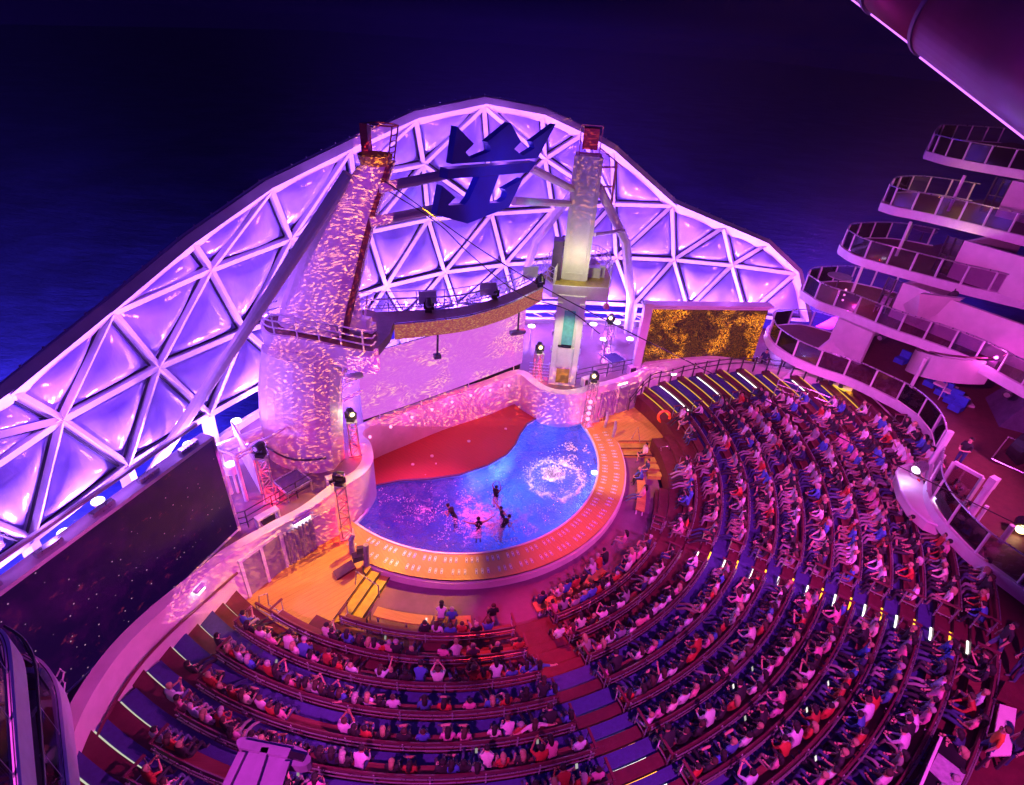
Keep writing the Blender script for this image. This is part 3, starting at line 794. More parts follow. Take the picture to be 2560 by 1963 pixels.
up = MB()
up_poly = [(-10.4, 5.6)] + list(reversed(shifted(lws, -.12)[:-3])) + shifted(bw, .12)[2:] + shifted(rws, .12)[1:30] + \
          [(15.6, 33.2), (17.5, 38.6), (11, 39.6), (4.7, 39.5), (0, 38.8), (-5.6, 36.4), (-10.6, 31.6), (-13.9, 24.7), (-16.0, 18.8), (-17.8, 12.4), (-18.5, 5)]
_c = []
def prism_tri(mb, poly, z0, z1):
    import mathutils.geometry as G
    P = [Vector((x, y, 0)) for x, y in poly]
    tri = G.tessellate_polygon([P]); n = len(P)
    mb.add([(p.x, p.y, z1) for p in P], [tuple(f) for f in tri])
    mb.add([(p.x, p.y, z0) for p in P] + [(p.x, p.y, z1) for p in P], [(i, (i + 1) % n, n + (i + 1) % n, n + i) for i in range(n)])
prism_tri(up, up_poly, 1.0, 2.0); struct('upper_deck', up, M_deck)
kb = MB(); kp = smooth_path([Vector((x, y, 2.0)) for x, y in ((-17.6, 12.4), (-15.8, 18.8), (-13.7, 24.6), (-10.4, 31.3), (-5.5, 36.1), (0, 38.5), (4.7, 39.2), (11, 39.3), (17.2, 38.3))], 6)
kb.sweep(kp, [(0, .003), (0, .4), (.22, .4), (.22, .003)]); struct('deck_kerb', kb, M_white)

# ------------------------------------------------------------------ lattice dome behind the stage
ND = {'r0':[-17.28,12.39,9.06],'r1':[-16.62,14.97,9.54],'r2':[-15.28,18.72,10.87],'r3':[-13.67,22.29,12.45],'r4':[-11.62,25.9,13.96],'r5':[-9.01,29.9,15.15],'r6':[-6.09,32.56,16.4],'r7':[-2.64,34.77,17.08],'r8':[0.69,36.08,16.6],'r9':[3.15,37.0,15.65],'r10':[5.26,37.59,14.68],'r11':[9.92,38.74,11.44],'r12':[13.66,38.63,10.25],'r13':[16.65,38.2,9.35],'r14':[19.02,37.64,7.7],'r15':[20.33,36.65,4.72],
'n1':[-11.78,27.56,11.16],'n2':[-13.72,23.17,11.04],'n3':[-15.22,20.07,7.71],'n4':[-13.58,24.54,7.36],'n6':[-16.46,16.01,7.72],'n7':[-17.45,11.94,7.38],
'm0':[-9.18,30.65,13.69],'m1':[-6.01,34.0,13.93],'m2':[1.09,37.22,14.13],'m3':[-6.02,35.24,10.45],'m3b':[-2.14,37.29,10.51],'m4':[-9.05,32.29,10.33],'m5':[1.92,38.4,10.75],'q1':[5.97,38.72,11.29],
'm6':[-8.51,33.26,6.57],'m7':[-5.15,36.17,6.65],'m8':[-1.12,37.94,6.84],'s1':[2.92,38.9,7.07],'p1':[6.82,39.2,7.47],'p2':[10.94,39.17,7.59],'p3':[14.94,38.64,7.65],'t1':[-11.61,28.79,6.67],
'c3':[-16.91,13.36,4.27],'c2':[-15.85,17.33,4.48],'c1':[-14.52,21.48,4.29],'cm':[-17.52,10.1,4.45],'c0':[-12.5,26.31,4.1],'ca':[-10.15,30.76,4.1],'cb':[-7.54,33.92,4.1],'cc':[-4.35,36.33,4.0],'cd':[-0.15,37.95,4.0],'ce':[4.29,38.76,4.0],'c4':[8.62,38.97,4.0],'c5':[12.64,38.72,4.1],'c6':[16.74,38.03,4.15]}
ND = {k: Vector(v) for k, v in ND.items()}
TRI = '''r0 r1 n6|r0 n6 n7|r1 r2 n6|r2 n3 n6|r2 r3 n2|r2 n2 n3|r3 r4 n2|r4 n1 n2|n1 n4 n2|n2 n4 n3|n7 n6 c3|n7 c3 cm|n6 c2 c3|n6 n3 c2|n3 c1 c2|n3 n4 c1|n4 c0 c1|n4 t1 c0|t1 ca c0|n4 n1 t1
r4 r5 n1|r5 m0 n1|r5 r6 m0|r6 m1 m0|r6 r7 m1|n1 m0 m4|n1 m4 t1|m0 m1 m4|m1 m3 m4|t1 m4 m6|t1 m6 ca|m4 m3 m6|m6 m3 m7|m6 cb ca|m6 m7 cb|m7 cc cb|m7 m8 cc|m3 m3b m7|m3b m8 m7|m1 m3b m3
r7 m3b m1|r7 r8 m2|r7 m2 m3b|m2 m5 m3b|r8 r9 m2|r9 q1 m2|r9 r10 q1|m2 q1 m5|m5 s1 m8|m3b m5 m8|m5 q1 s1|q1 p1 s1|r10 r11 q1|q1 r11 p1|m8 s1 cd|m8 cd cc|s1 ce cd|s1 p1 ce|p1 c4 ce
r11 p2 p1|p1 p2 c4|r11 r12 p2|r12 p3 p2|r12 r13 p3|r13 r14 p3|p2 c5 c4|p2 p3 c5|p3 c6 c5|p3 r14 c6|r14 r15 c6'''
TRI = [x.split() for x in TRI.replace('\n', '|').split('|')]
dome = thing('lattice_dome', 'large lattice dome of white triangular beams and violet air cushions behind the stage', 'dome', (-3, 38, 2))
inside = Vector((-1, 24, 7))
rimk = ['r%d' % i for i in range(16)]; chk = ['cm', 'c3', 'c2', 'c1', 'c0', 'ca', 'cb', 'cc', 'cd', 'ce', 'c4', 'c5', 'c6', 'r15']
rims = set(zip(rimk, rimk[1:])); chs = set(zip(chk, chk[1:]))
edges = []
for tr in TRI:
    for a, b in ((0, 1), (1, 2), (2, 0)):
        e = tuple(sorted((tr[a], tr[b])))
        if e not in edges: edges.append(e)


def onrim(e): return e in rims or (e[1], e[0]) in rims


for a, b in edges:
    if onrim((a, b)): continue
    p, q = ND[a], ND[b]; d = unit(q - p); inn = unit(inside - (p + q) / 2); inn = unit(inn - d * inn.dot(d)); sd = d.cross(inn)
    m = MB(); m.bar(p, q, .13, .36, inn); m.bar(p + inn * .20, q + inn * .20, .25, .05, inn)
    part('lattice_beam', m, M_white, dome)
g = MB()
for a, b in edges:
    if onrim((a, b)): continue
    p, q = ND[a], ND[b]; d = unit(q - p); inn = unit(inside - (p + q) / 2); inn = unit(inn - d * inn.dot(d)); sd = d.cross(inn)
    for k in (-1, 1): g.bar(p + sd * .17 * k - inn * .03 + d * .3, q + sd * .17 * k - inn * .03 - d * .3, .045, .09, inn)
part('gasket', g, M_black, dome)
for tr in TRI:
    P = [ND[k] for k in tr]; c = sum(P, Vector()) / 3; nrm = unit((P[1] - P[0]).cross(P[2] - P[0]))
    if nrm.dot(inside - c) < 0: nrm = -nrm
    per = sum((P[i] - P[(i + 1) % 3]).length for i in range(3)); hh = per * .040
    P = [p + (c - p).normalized() * .26 - nrm * .12 for p in P]
    N = 10; vs = []; idx = {}; fs = []
    for i in range(N + 1):
        for j in range(N + 1 - i):
            u, v = i / N, j / N; w = 1 - u - v; s_ = min(1, max(0, 27 * u * v * w)); bul = hh * (s_ ** .55)
            idx[i, j] = len(vs); vs.append(P[0] * u + P[1] * v + P[2] * w + nrm * bul)
    for i in range(N):
        for j in range(N - i):
            fs.append((idx[i, j], idx[i + 1, j], idx[i, j + 1]))
            if i + j < N - 1: fs.append((idx[i + 1, j], idx[i + 1, j + 1], idx[i, j + 1]))
    m = MB(); m.add(vs, fs); part('air_cushion', m, M_film, dome, smooth=True)
rp = [ND[k] for k in rimk]
m = MB()
for p, q in zip(rp[:-1], rp[1:]):
    d = unit(q - p); inn = unit(inside + Vector((0, 0, -2)) - (p + q) / 2); inn = unit(inn - d * inn.dot(d))
    m.bar(p - d * .06, q + d * .06, .62, .42, inn)
part('rim_beam', m, M_white2, dome)
m = MB(); m.tube([p + Vector((0, 0, .24)) + (p - inside).normalized() * .2 for p in rp], .06, 6)
for p in along([q + Vector((0, 0, .2)) for q in rp], .9):
    o = (p - inside).normalized() * .2; m.bar(p + o - Vector((0, 0, .2)), p + o + Vector((0, 0, .16)), .05)
part('rim_pipe', m, M_white, dome)
for k in chk[1:-1]:
    p = ND[k]; m = MB(); o = Vector((p.x, p.y, 0)) - Vector((-1, 24, 0)); o = unit(o) * .1
    m.bar(p, Vector((p.x, p.y, 2.0)) + o, .34, .5); part('column', m, M_white, dome)
    if k in ('cd', 'ce', 'c4'):
        pass
m = MB()
for a, b in zip(chk[7:12], chk[8:13]):
    for dz in (-.75, -1.3): m.bar(ND[a] + Vector((0, 0, dz)), ND[b] + Vector((0, 0, dz)), .1, .16)
    for s_ in range(4):
        p = ND[a].lerp(ND[b], s_ / 4) + Vector((0, 0, -.75)); q = ND[a].lerp(ND[b], (s_ + 1) / 4) + Vector((0, 0, -1.3)); m.bar(p, q, .05)
part('lower_truss', m, M_white, dome)

# flood lamps standing along the foot of the dome: these light it
FL = [(8, 1452, 3.0, 'lowest on the left'), (160, 1331, 3.0, 'second from the lower left'), (244, 1252, 3.0, 'third from the lower left'), (392, 1167, 3.0, 'behind the big star screen'), (471, 1110, 3.0, 'at the top end of the star screen'), (590, 1052, 3.0, 'left of the leaning tower'),
      (1329, 815, 3.2, 'right of the projection screen'), (1443, 835, 2.7, 'just right of the right tower'), (1484, 810, 3.2, 'beside the lattice truss on the right deck'), (1509, 848, 2.4, 'on the floor behind the right deck truss'), (1543, 806, 3.2, 'left of the gold screen, upper'), (1575, 847, 2.4, 'left of the gold screen, lower')]
for px, py, z, wh in FL:
    p = at(px, py, z); o = unit(Vector((p.x + 1, p.y - 24, 0)))
    t = thing('flood_lamp', 'round white flood lamp, ' + wh, 'lamp', (p.x, p.y, 2.0), 'flood lamps at the foot of the dome')
    m = MB(); m.tube([(p.x, p.y, 2.0), (p.x, p.y, z - .12)], .05, 8); part('stand', m, M_white, t)
    m = MB(); m.tube([p + Vector((0, 0, -.2)), p + Vector((0, 0, -.03))], [.2, .27], 14); part('housing', m, M_white, t)
    m = MB(); m.cyl(p + Vector((0, 0, -.03)), p + Vector((0, 0, .02)), .24, 14); part('lens', m, G_lamp, t)
fp = smooth_path([ND[k] for k in chk], 4)
for p in along(fp, 3.2, 1.0):
    inn = unit(Vector((-1, 25, 0)) - Vector((p.x, p.y, 0)))
    point('dome_lamp', Vector((p.x, p.y, 3.6)) + inn * 1.1, 560, VIO, .16)
    spot('dome_lamp', Vector((p.x, p.y, 2.6)) + inn * 2.2, Vector((p.x, p.y, 11)) - inn * .2, 4600, VIO, 75, .9, .16)
for p in along([Vector(q) for q in rp], 4.0, 2.0):
    inn = unit(Vector((-1, 25, 0)) - Vector((p.x, p.y, 0)))
    point('dome_lamp', p + inn * 2.0 + Vector((0, 0, -.6)), 200, (.4, .10, 1.0), .14)

# ------------------------------------------------------------------ leaning left tower
TP0 = at(833, 1175, 2.0); TD = unit((-.96, .28, 0)); TN = Vector((-TD.y, TD.x, 0))
if TN.y < 0: TN = -TN           # away from the camera


def blade(mb, rows, bul, dep, n=9, back=0.0):
    secs = []
    for h, s0, s1, *r in rows:
        q = []
        for k in range(n):
            u = k / (n - 1); q.append(TP0 + TD * (s0 + (s1 - s0) * u) - TN * (bul * (1 - (2 * u - 1) ** 2) ** .6) + Vector((0, 0, h - 2.0)))
        q.append(TP0 + TD * (s1 - .1) + TN * dep + Vector((0, 0, h - 2.0))); q.append(TP0 + TD * s0 + TN * dep + Vector((0, 0, h - 2.0)))
        secs.append(q)
    mb.loft([[p + TN * back for p in q] for q in secs])


t = thing('leaning_tower', 'tall leaning left stage tower with streaky projection and a railed balcony round it', 'tower', (TP0.x, TP0.y, 2.0))
m = MB(); blade(m, [(1.9, 0, 3.75), (4, -.15, 3.85), (6, -.35, 3.5), (8.3, -.62, 2.8)], .75, 1.0); part('lower_shaft', m, M_white2, t)
m = MB(); blade(m, [(9.0, -.65, 2.6), (10.2, -1.0, 2.1), (11.6, -1.5, 1.35), (13.0, -1.95, .62), (14.3, -2.45, -.35), (15.4, -2.95, -1.45), (16.35, -3.35, -2.45)], .45, .8, 9, 1.0); part('upper_shaft', m, M_white2, t)
m = MB(); m.tube([TP0 + TD * (s_ + .02) + TN * 1.2 + Vector((0, 0, h - 2)) for h, s_ in ((9.0, -.7), (11.6, -1.55), (14.3, -2.5), (16.35, -3.4))], .16, 6); part('edge_trim', m, M_benchback, t)
pf = [(658, 818), (671, 832), (700, 838), (738, 843), (817, 858), (921, 880)]
pp = [at(x, y, 9.0) for x, y in pf] + [at(941, 877, 8.9), at(974, 838, 8.9), at(986, 800, 8.9), at(930, 778, 8.9), at(800, 775, 8.9), at(700, 790, 8.9), at(662, 803, 8.9)]
pp = [Vector((p.x, p.y, 9.0)) for p in pp]
m = MB(); m.prism([(p.x, p.y) for p in pp], 8.55, 8.95); part('platform', m, M_brown, t)
front = [Vector((p.x, p.y, 8.95)) for p in smooth_path([pp[-2], pp[-1]] + pp[:7], 4)]
m = MB(); m.sweep(front, [(.04, -.95), (.04, .06), (-.10, .06), (-.10, -.95)]); part('parapet', m, M_white2, t)
m = MB(); m.rail([p + Vector((0, 0, .06)) for p in front], along([p + Vector((0, 0, .06)) for p in front], 1.05, .5), .95, .035); part('railing', m, M_white, t)
tt = TP0 + TD * -2.9 + TN * 1.1 + Vector((0, 0, 14.35))
m = MB(); m.tube([tt + Vector((0, 0, -.05)), tt + Vector((0, 0, .28))], [.55, .62], 16); part('cap', m, M_yellow, t)
m = MB(); m.box(tt + TD * .5 + TN * .3 + Vector((0, 0, .72)), (.3, .25, .95), TD); part('lamp_housing', m, mat('red_housing', (.22, .02, .05), .4), t)
m = MB(); hb = tt + TD * -.55 + TN * .1
for k in (-.22, .22): m.bar(hb + TN * k, hb + TN * k + TD * -.25 + Vector((0, 0, 1.25)), .04)
for k in range(6): m.bar(hb + TN * -.22 + Vector((0, 0, .19 * k)) + TD * (-.04 * k), hb + TN * .22 + Vector((0, 0, .19 * k)) + TD * (-.04 * k), .035)
m.tube([hb + TD * (-.25 + .55 * math.cos(a_) + .5) + TN * .35 * math.sin(a_) + Vector((0, 0, 1.25)) for a_ in np.linspace(0, 2 * PI, 13)[:-1]], .03, 6, closed=True)
part('ladder', m, M_benchback, t)
m = MB(); m.tube([TP0 + TD * -2.25 + TN * .35 + Vector((0, 0, 14.0)), at(345, 1230, 2.0)], .23, 12); part('brace_pipe', m, M_white, t)
m = MB(); c = at(905, 830, 9.0)
m.box(c + Vector((0, 0, .45)), (.8, .5, .5), TD); m.tube([c + Vector((-.1, .1, .5)), c + Vector((-.15, .1, 1.7))], .16, 10); m.box(c + Vector((.35, .1, .2)), (.4, .4, .4), TD); m.bar(c + Vector((.2, 0, .8)), c + Vector((.3, .3, 1.6)), .06)
part('winch', m, M_white, t)
m = MB(); m.bar(at(835, 1140, 2.0), at(835, 1140, 2.0) + Vector((0, 0, 5.9)), .45, .5); part('side_post', m, M_grey, t)
m = MB(); m.bar(at(880, 960, 5.0), at(825, 985, 4.2), .12); m.bar(at(840, 965, 6.2), at(870, 915, 7.6), .12); m.tube([at(860, 950, 5.8), at(905, 935, 5.9)], .2, 10); m.bar(at(850, 1000, 4.6), at(905, 975, 4.6), .07); m.bar(at(850, 1006, 4.3), at(905, 981, 4.3), .07)
part('side_bracket', m, M_white, t)
m = MB(); m.tube(smooth_path([TP0 + TD * s_ - TN * b_ + Vector((0, 0, .9)) for s_, b_ in ((.1, .25), (1.0, .78), (2.0, .9), (3.4, .55))], 4), .05, 6); part('handrail', m, M_dark, t)

# ------------------------------------------------------------------ right tower
RT = at(1403, 965, 2.0); RX = unit((1, -.08, 0)); RY = Vector((-RX.y, RX.x, 0))
t = thing('high_dive_tower', 'narrow white right tower with a lit machine platform halfway up', 'tower', (RT.x, RT.y, 2.0))


def rbox(mb, x0, x1, y0, y1, z0, z1):
    mb.box(Vector((RT.x, RT.y, 0)) + RX * ((x0 + x1) / 2) + RY * ((y0 + y1) / 2) + Vector((0, 0, (z0 + z1) / 2)), (x1 - x0, y1 - y0, z1 - z0), RX)


m = MB(); rbox(m, -.82, .82, .1, 1.5, 2.0, 8.0); part('lower_shaft', m, M_white, t)
m = MB(); rbox(m, -.82, -.50, -.14, .099, 2.3, 7.6); rbox(m, .50, .82, -.14, .099, 2.3, 7.6); rbox(m, -.48, .48, -.05, .098, 3.4, 4.7); part('front_rail', m, M_white, t)
m = MB(); rbox(m, -.32, .32, .02, .1, 4.9, 7.1); part('window', m, mat('teal_glass', (.12, .5, .46), .15), t)
m = MB(); rbox(m, -.40, .40, .05, .1, 2.2, 3.2); part('front_hatch', m, M_yellow, t)
m = MB(); rbox(m, -.5, -.2, -.02, .1, 4.75, 4.82); rbox(m, -.3, .3, -.06, .1, 4.74, 4.86); part('dark_slot', m, M_black, t)
for z0 in (3.0, 4.2, 5.3, 6.4):
    for x0 in (.83, -.92): m = MB(); rbox(m, x0, x0 + .09, .3, .5, z0, z0 + .3); part('side_fitting', m, M_steel, t)
for k in range(5): m = MB(); m.bar(Vector((RT.x, RT.y, 2.5 + .22 * k)) + RX * -2.1 + RY * .1, Vector((RT.x, RT.y, 2.5 + .22 * k)) + RX * -.84 + RY * .1, .03); part('side_rung', m, M_steel, t)
m = MB(); lo = [Vector((RT.x, RT.y, 8.3)) + RX * x + RY * y for x, y in ((-.70, 1.3), (.70, 1.3), (.70, 2.5), (-.70, 2.5))]; hi = [p + RX * (.35 if k in (1, 2) else -.0) * .0 + RY * .15 + Vector((0, 0, 7.0)) for k, p in enumerate(lo)]
m.loft([lo, hi]); part('upper_shaft', m, M_white, t)
m = MB()
for s_ in (-1, 1): m.bar(lo[0] + RX * (.70 + .66 * s_) + Vector((0, 0, .3)) - RY * .06, hi[0] + RX * (.70 + .66 * s_) - RY * .06, .1, .22)
part('shaft_rail', m, M_white, t)
plat = [at(x, y, 8.5) for x, y in ((1352, 692), (1384, 713), (1430, 717), (1480, 720), (1522, 722), (1527, 700), (1518, 672), (1490, 652), (1440, 640), (1395, 645))]
m = MB(); m.prism([(p.x, p.y) for p in plat], 8.32, 8.5); part('platform', m, M_yellow, t)
fr_ = [Vector((p.x, p.y, 8.5)) for p in plat[:6]]
m = MB(); m.sweep(fr_, [(.06, -.75), (.06, .03), (-.05, .03), (-.05, -.75)]); part('platform_fascia', m, M_white, t)
m = MB(); rr_ = [Vector((p.x, p.y, 8.5)) for p in plat[4:] + plat[:2]]
m.rail(rr_, along(rr_, .7), 1.0, .022)
for a_, b_ in zip(rr_[:-1], rr_[1:]): m.bar(a_, b_ + Vector((0, 0, 1)), .03); m.bar(b_, a_ + Vector((0, 0, 1)), .03)
gate = at(1385, 712, 8.5); m.rail([gate, gate + Vector((.25, 1.3, 0))], [gate + Vector((.25, 1.3, 0)) * k for k in (0, .25, .5, .75, 1)], 1.0, .025)
part('platform_railing', m, M_white, t)
m = MB(); c = at(1480, 690, 8.5); m.box(c + Vector((0, 0, .32)), (.9, .7, .6), RX); m.tube([c + Vector((-.4, .3, .1)), c + Vector((-.4, .3, 1.35))], .14, 10); m.box(c + Vector((.55, 0, .35)), (.35, .35, .7), RX); m.box(c + Vector((-.3, 0, .1)), (1.6, .5, .12), RX); m.tube([c + Vector((-.1, .5, .5)), c + Vector((.1, .5, .9))], .22, 10)
part('machine', m, M_white, t)
m = MB(); c = at(1428, 700, 8.5)
for k in (-.62, .62): m.bar(c + RX * k * .6, c + RX * k + Vector((0, -.1, .42)), .05)
m.bar(c - RX * .37, c + RX * .37, .05); m.bar(c - RX * .62 + Vector((0, -.1, .42)), c + RX * .62 + Vector((0, -.1, .42)), .05); m.box(c + Vector((0, .5, .3)), (1.2, .5, .12), RX)
part('diving_step', m, M_white, t)
top = Vector((RT.x, RT.y, 15.3)) + RY * 1.95
m = MB(); m.box(top + Vector((0, 0, .8)), (.8, .7, 1.0), RX); part('lamp_box', m, mat('red_lamp_box', (.55, .05, .10), .4), t)
m = MB()
for k in (-1, 1):
    m.bar(top + RX * .52 * k - RY * .35, top + RX * .55 * k - RY * .35 + Vector((0, 0, 1.45)), .05)
m.bar(top + RX * -.55 - RY * .35 + Vector((0, 0, 1.45)), top + RX * .55 - RY * .35 + Vector((0, 0, 1.45)), .05); m.bar(top + RX * -.55 - RY * .35 + Vector((0, 0, .12)), top + RX * .55 - RY * .35 + Vector((0, 0, .12)), .08)
for z_ in (-.6, -1.6): m.bar(top + RX * .5 + Vector((0, 0, z_)), top + RX * 1.6 + Vector((0, 0, z_ + .1)), .09)
m.bar(top + RX * 1.5 + Vector((0, 0, -.3)), top + RX * 1.55 + Vector((0, 0, -2.4)), .12); m.bar(top + RX * .5 + Vector((0, 0, .4)), top + RX * 1.9 + Vector((0, 0, -.5)), .06)
part('top_bracket', m, mat('pink_bracket', (.55, .2, .3), .45), t)
m = MB(); m.tube([top + RX * .75 + Vector((0, 0, -1.6)), (6.3, 34.0, 10.2), (8.0, 37.4, 5.0), (8.4, 38.2, 2.0)], [.26, .28, .30, .30], 10); m.tube([top + RX * -.5 + Vector((0, 0, -1.8)), (.9, 34.4, 9.8), (-.2, 37.2, 4.2)], .25, 10)
m.tube([(4.0, 31.2, 11.3), (6.0, 33.5, 11.0)], .12, 8)
part('brace_pipe', m, M_white, t)
m = MB()
m.box(Vector((RT.x, RT.y, 9.6)) + RX * -1.1 + RY * 1.5, (.55, .9, 2.4), RX); part('side_cabinet', m, M_hull, t)
point('tower_lamp', Vector((RT.x, RT.y, 9.9)) + RY * -.3 + RX * .15, 95, (1.0, .88, .45), .15)
spot('tower_lamp', Vector((RT.x, RT.y, 8.0)) + RY * -2.6, Vector((RT.x, RT.y, 4.6)), 520, (1.0, .90, .45), 60, .8, .15)
m = MB(); pb = at(1518, 752, 8.0); m.ball(pb + Vector((0, 0, -.35)), .2, 12, 8); m.tube([pb, pb + Vector((0, 0, -.2))], .04, 6); solo('hanging_float', m, mat('pink_float', (.6, .25, .35), .4), 'small round float hanging under the lit platform of the right tower', 'float')

# ------------------------------------------------------------------ crown and anchor emblem between the towers
EV = unit((.62, .78, 0)); EN = Vector((-EV.y, EV.x, 0)); EQ = Vector((-.7, 24.9, 14.5))


def onplane(x, y, off=0.0):
    px, py = 1000 + x / 3.055, 250 + y / 3.055
    r = Vector(RM @ np.array([px - PW / 2, py - PH / 2, FOC])); n = EN; q = EQ + EN * off
    return Vector(CP) + r * ((q - Vector(CP)).dot(n) / r.dot(n))


m_em = bpy.data.materials.new('emblem_blue'); tt_ = NT(m_em); p_ = tt_.n['Principled BSDF']
tt_.put(p_.inputs['Base Color'], tt_.ramp(tt_.noise(tt_.coord(), 1.2, 3), [(.35, (.015, .03, .55)), (.65, (.02, .05, .65))])); p_.inputs['Roughness'].default_value = .4
t = thing('crown_anchor_emblem', 'big blue crown and anchor emblem hung between the two towers', 'emblem', EQ + Vector((0, 0, -3)))
crown = [(437, 203), (565, 335), (502, 400), (545, 450), (694, 390), (690, 350), (668, 322), (845, 175), (925, 320), (872, 375), (940, 425), (1030, 368), (1012, 318), (1190, 185), (1050, 446), (395, 490)]
barp = [(372, 528), (1046, 474), (985, 555), (358, 605)]
anch = [(607, 588), (757, 576), (692, 745), (684, 788), (765, 783), (808, 752), (818, 712), (797, 682), (940, 600), (832, 820), (515, 945), (280, 880), (322, 655), (425, 745), (366, 805), (495, 800), (530, 757)]
m = MB(); m.slab([onplane(*p) for p in crown], EN * .32); part('crown', m, m_em, t)
m = MB(); m.slab([onplane(*p, -.12) for p in barp], EN * .46); part('bar', m, m_em, t)
m = MB(); m.slab([onplane(*p) for p in anch], EN * .32); part('anchor', m, m_em, t)
LT = TP0 + TD * -3.05 + TN * 1.0
for nm, a_, b_ in (('left', LT + Vector((0, 0, 13.5)), onplane(372, 565, .35)), ('left', LT + TD * .5 + Vector((0, 0, 12.2)), onplane(300, 830, .35)),
                   ('right', top + RX * -.5 + Vector((0, 0, -1.9)), onplane(1000, 520, .35)), ('right', top + RX * -.5 + Vector((0, 0, -2.6)), onplane(860, 770, .35))):
    m = MB(); m.tube([a_, b_], .19, 10); part('support_pipe', m, M_white2, t)
spot('emblem_fill', (2, 14, 16), EQ, 1500, (.55, .16, 1), 30, .6, .2); spot('emblem_fill', (6, 20, 15), EQ + EV * 2.2 + Vector((0, 0, -1)), 800, (0, .9, .9), 14, 1, .1)  # unseen spots added in midair to tint the emblem violet and teal

# black cables from the leaning tower down over the terrace
for k, (pts, lab) in enumerate((([LT + Vector((0, 0, 13.9)), (0.0, 19.6, 13.1), (8.0, 18.2, 10.0), (19, 15.2, 6.4), (23, 13.5, 5.5)], 'long black cable from the leaning tower over the audience to the lower right'),
                                ([LT + Vector((0, 0, 13.6)), at(1090, 555, 14.2), at(1180, 640, 12.8), at(1300, 735, 11.2), at(1420, 775, 10.2), at(1500, 835, 9.4)], 'slack black cable sagging under the long cable beside the emblem'))):
    m = MB(); m.tube(smooth_path(pts, 10), .022, 5); solo('cable', m, M_black, lab, 'cable', 'black cables at the leaning tower')

# ------------------------------------------------------------------ catwalk and projection screen
inn_ = [at(x, y, 8.4) for x, y in ((974, 838), (985, 812), (1076, 803), (1171, 790), (1267, 762), (1338, 729), (1358, 718))]
out_ = [at(x, y, 8.4) for x, y in ((860, 800), (900, 782), (1029, 776), (1124, 771), (1219, 752), (1314, 714), (1345, 693))]
inn_s, out_s = smooth_path(inn_[1:], 5), smooth_path(out_[1:], 5)
t = thing('catwalk', 'curved dark red catwalk with truss railing above the projection screen', 'walkway', inn_s[12])
m = MB()
for a_, b_, c_, d_ in zip(inn_s[:-1], inn_s[1:], out_s[1:], out_s[:-1]):
    m.add([a_, b_, c_, d_, a_ + Vector((0, 0, -.2)), b_ + Vector((0, 0, -.2)), c_ + Vector((0, 0, -.2)), d_ + Vector((0, 0, -.2))], [(0, 1, 2, 3), (7, 6, 5, 4), (0, 4, 5, 1), (2, 6, 7, 3)])
part('floor', m, M_brown, t)
m = MB(); m.sweep([p + Vector((0, 0, -.8)) for p in inn_s], [(-.02, 0), (-.02, .78), (.08, .78), (.08, 0)]); part('glow_valance', m, M_lip, t)  # plain valance, its glow imitates light projected onto it
m = MB(); m.tube([p + Vector((0, 0, .03)) for p in inn_s], .05, 6); part('edge_pipe', m, M_steel, t)
m = MB(); m.rail(out_s, along(out_s, 1.4), 1.05, .022)
for k, (a_, b_) in enumerate(zip(out_s[:-1], out_s[1:])):
    if k < 20: m.bar(a_ + Vector((0, 0, .05)), (a_ + b_) / 2 + Vector((0, 0, .55)), .035); m.bar((a_ + b_) / 2 + Vector((0, 0, .55)), b_ + Vector((0, 0, .05)), .035)
m.tube([p + Vector((0, .25, .55)) for p in out_s], .035, 6); m.tube([p + Vector((0, .25, .08)) for p in out_s], .035, 6)
part('truss_railing', m, M_white, t)
for u in (.3, .62, .85):
    m = MB(); p = out_s[int(u * (len(out_s) - 1))] + Vector((0, .1, .62)); m.box(p, (.9, .08, .7), (1, .3, 0)); part('back_panel', m, M_white, t)

sb = [at(x, y, 2.6) for x, y in ((909, 1050), (1029, 1010), (1171, 959), (1305, 908))]
sbs = smooth_path(sb, 6)
t = thing('projection_screen', 'large curved pink lit projection screen above the stage wall', 'screen', sbs[9])
m = MB(); m.sweep(sbs, [(0, 0), (0, 3.85), (.10, 3.85), (.10, 0)]); part('screen_surface', m, M_proj, t)
m = MB(); m.sweep([p + Vector((-.1, .35, -.6)) for p in sbs], [(0, 0), (0, 4.3), (.1, 4.3), (.1, 0)]); part('back_panel', m, M_black, t)
m = MB()
for p in sbs[2::5]: m.bar(p + Vector((.02, -.02, -.65)), p + Vector((.02, -.02, -.0)), .05)
part('bracket', m, M_white, t)
for px, py, lab in ((1180, 845, 'right'), (992, 900, 'left')):
    pass


def moving_head(p, lab, warm=None, look=(0, -1, -.5), grp='moving lights on the truss towers', s=1.0):
    t = thing('moving_light', lab, 'stage light', p, grp); L = unit(look)
    m = MB(); m.box(p + Vector((0, 0, .07 * s)), (.36 * s, .36 * s, .14 * s)); part('base', m, M_black, t)
    m = MB()
    for k in (-1, 1): m.bar(p + Vector((.2 * k * s, 0, .12 * s)), p + Vector((.2 * k * s, 0, .5 * s)), .07 * s, .16 * s)
    m.bar(p + Vector((-.22 * s, 0, .16 * s)), p + Vector((.22 * s, 0, .16 * s)), .06 * s); part('yoke', m, M_black, t)
    h = p + Vector((0, 0, .5 * s)); m = MB(); m.tube([h - L * .26 * s, h - L * .1 * s, h + L * .22 * s], [.13 * s, .2 * s, .18 * s], 12); part('head', m, M_black, t)
    m = MB(); m.cyl(h + L * .22 * s, h + L * .25 * s, .11 * s, 12); part('lens', m, G_warm if warm else M_steel, t)
    if warm: point('moving_light_glow', h + L * .45, 25, (1, .75, .35), .05)
    return t


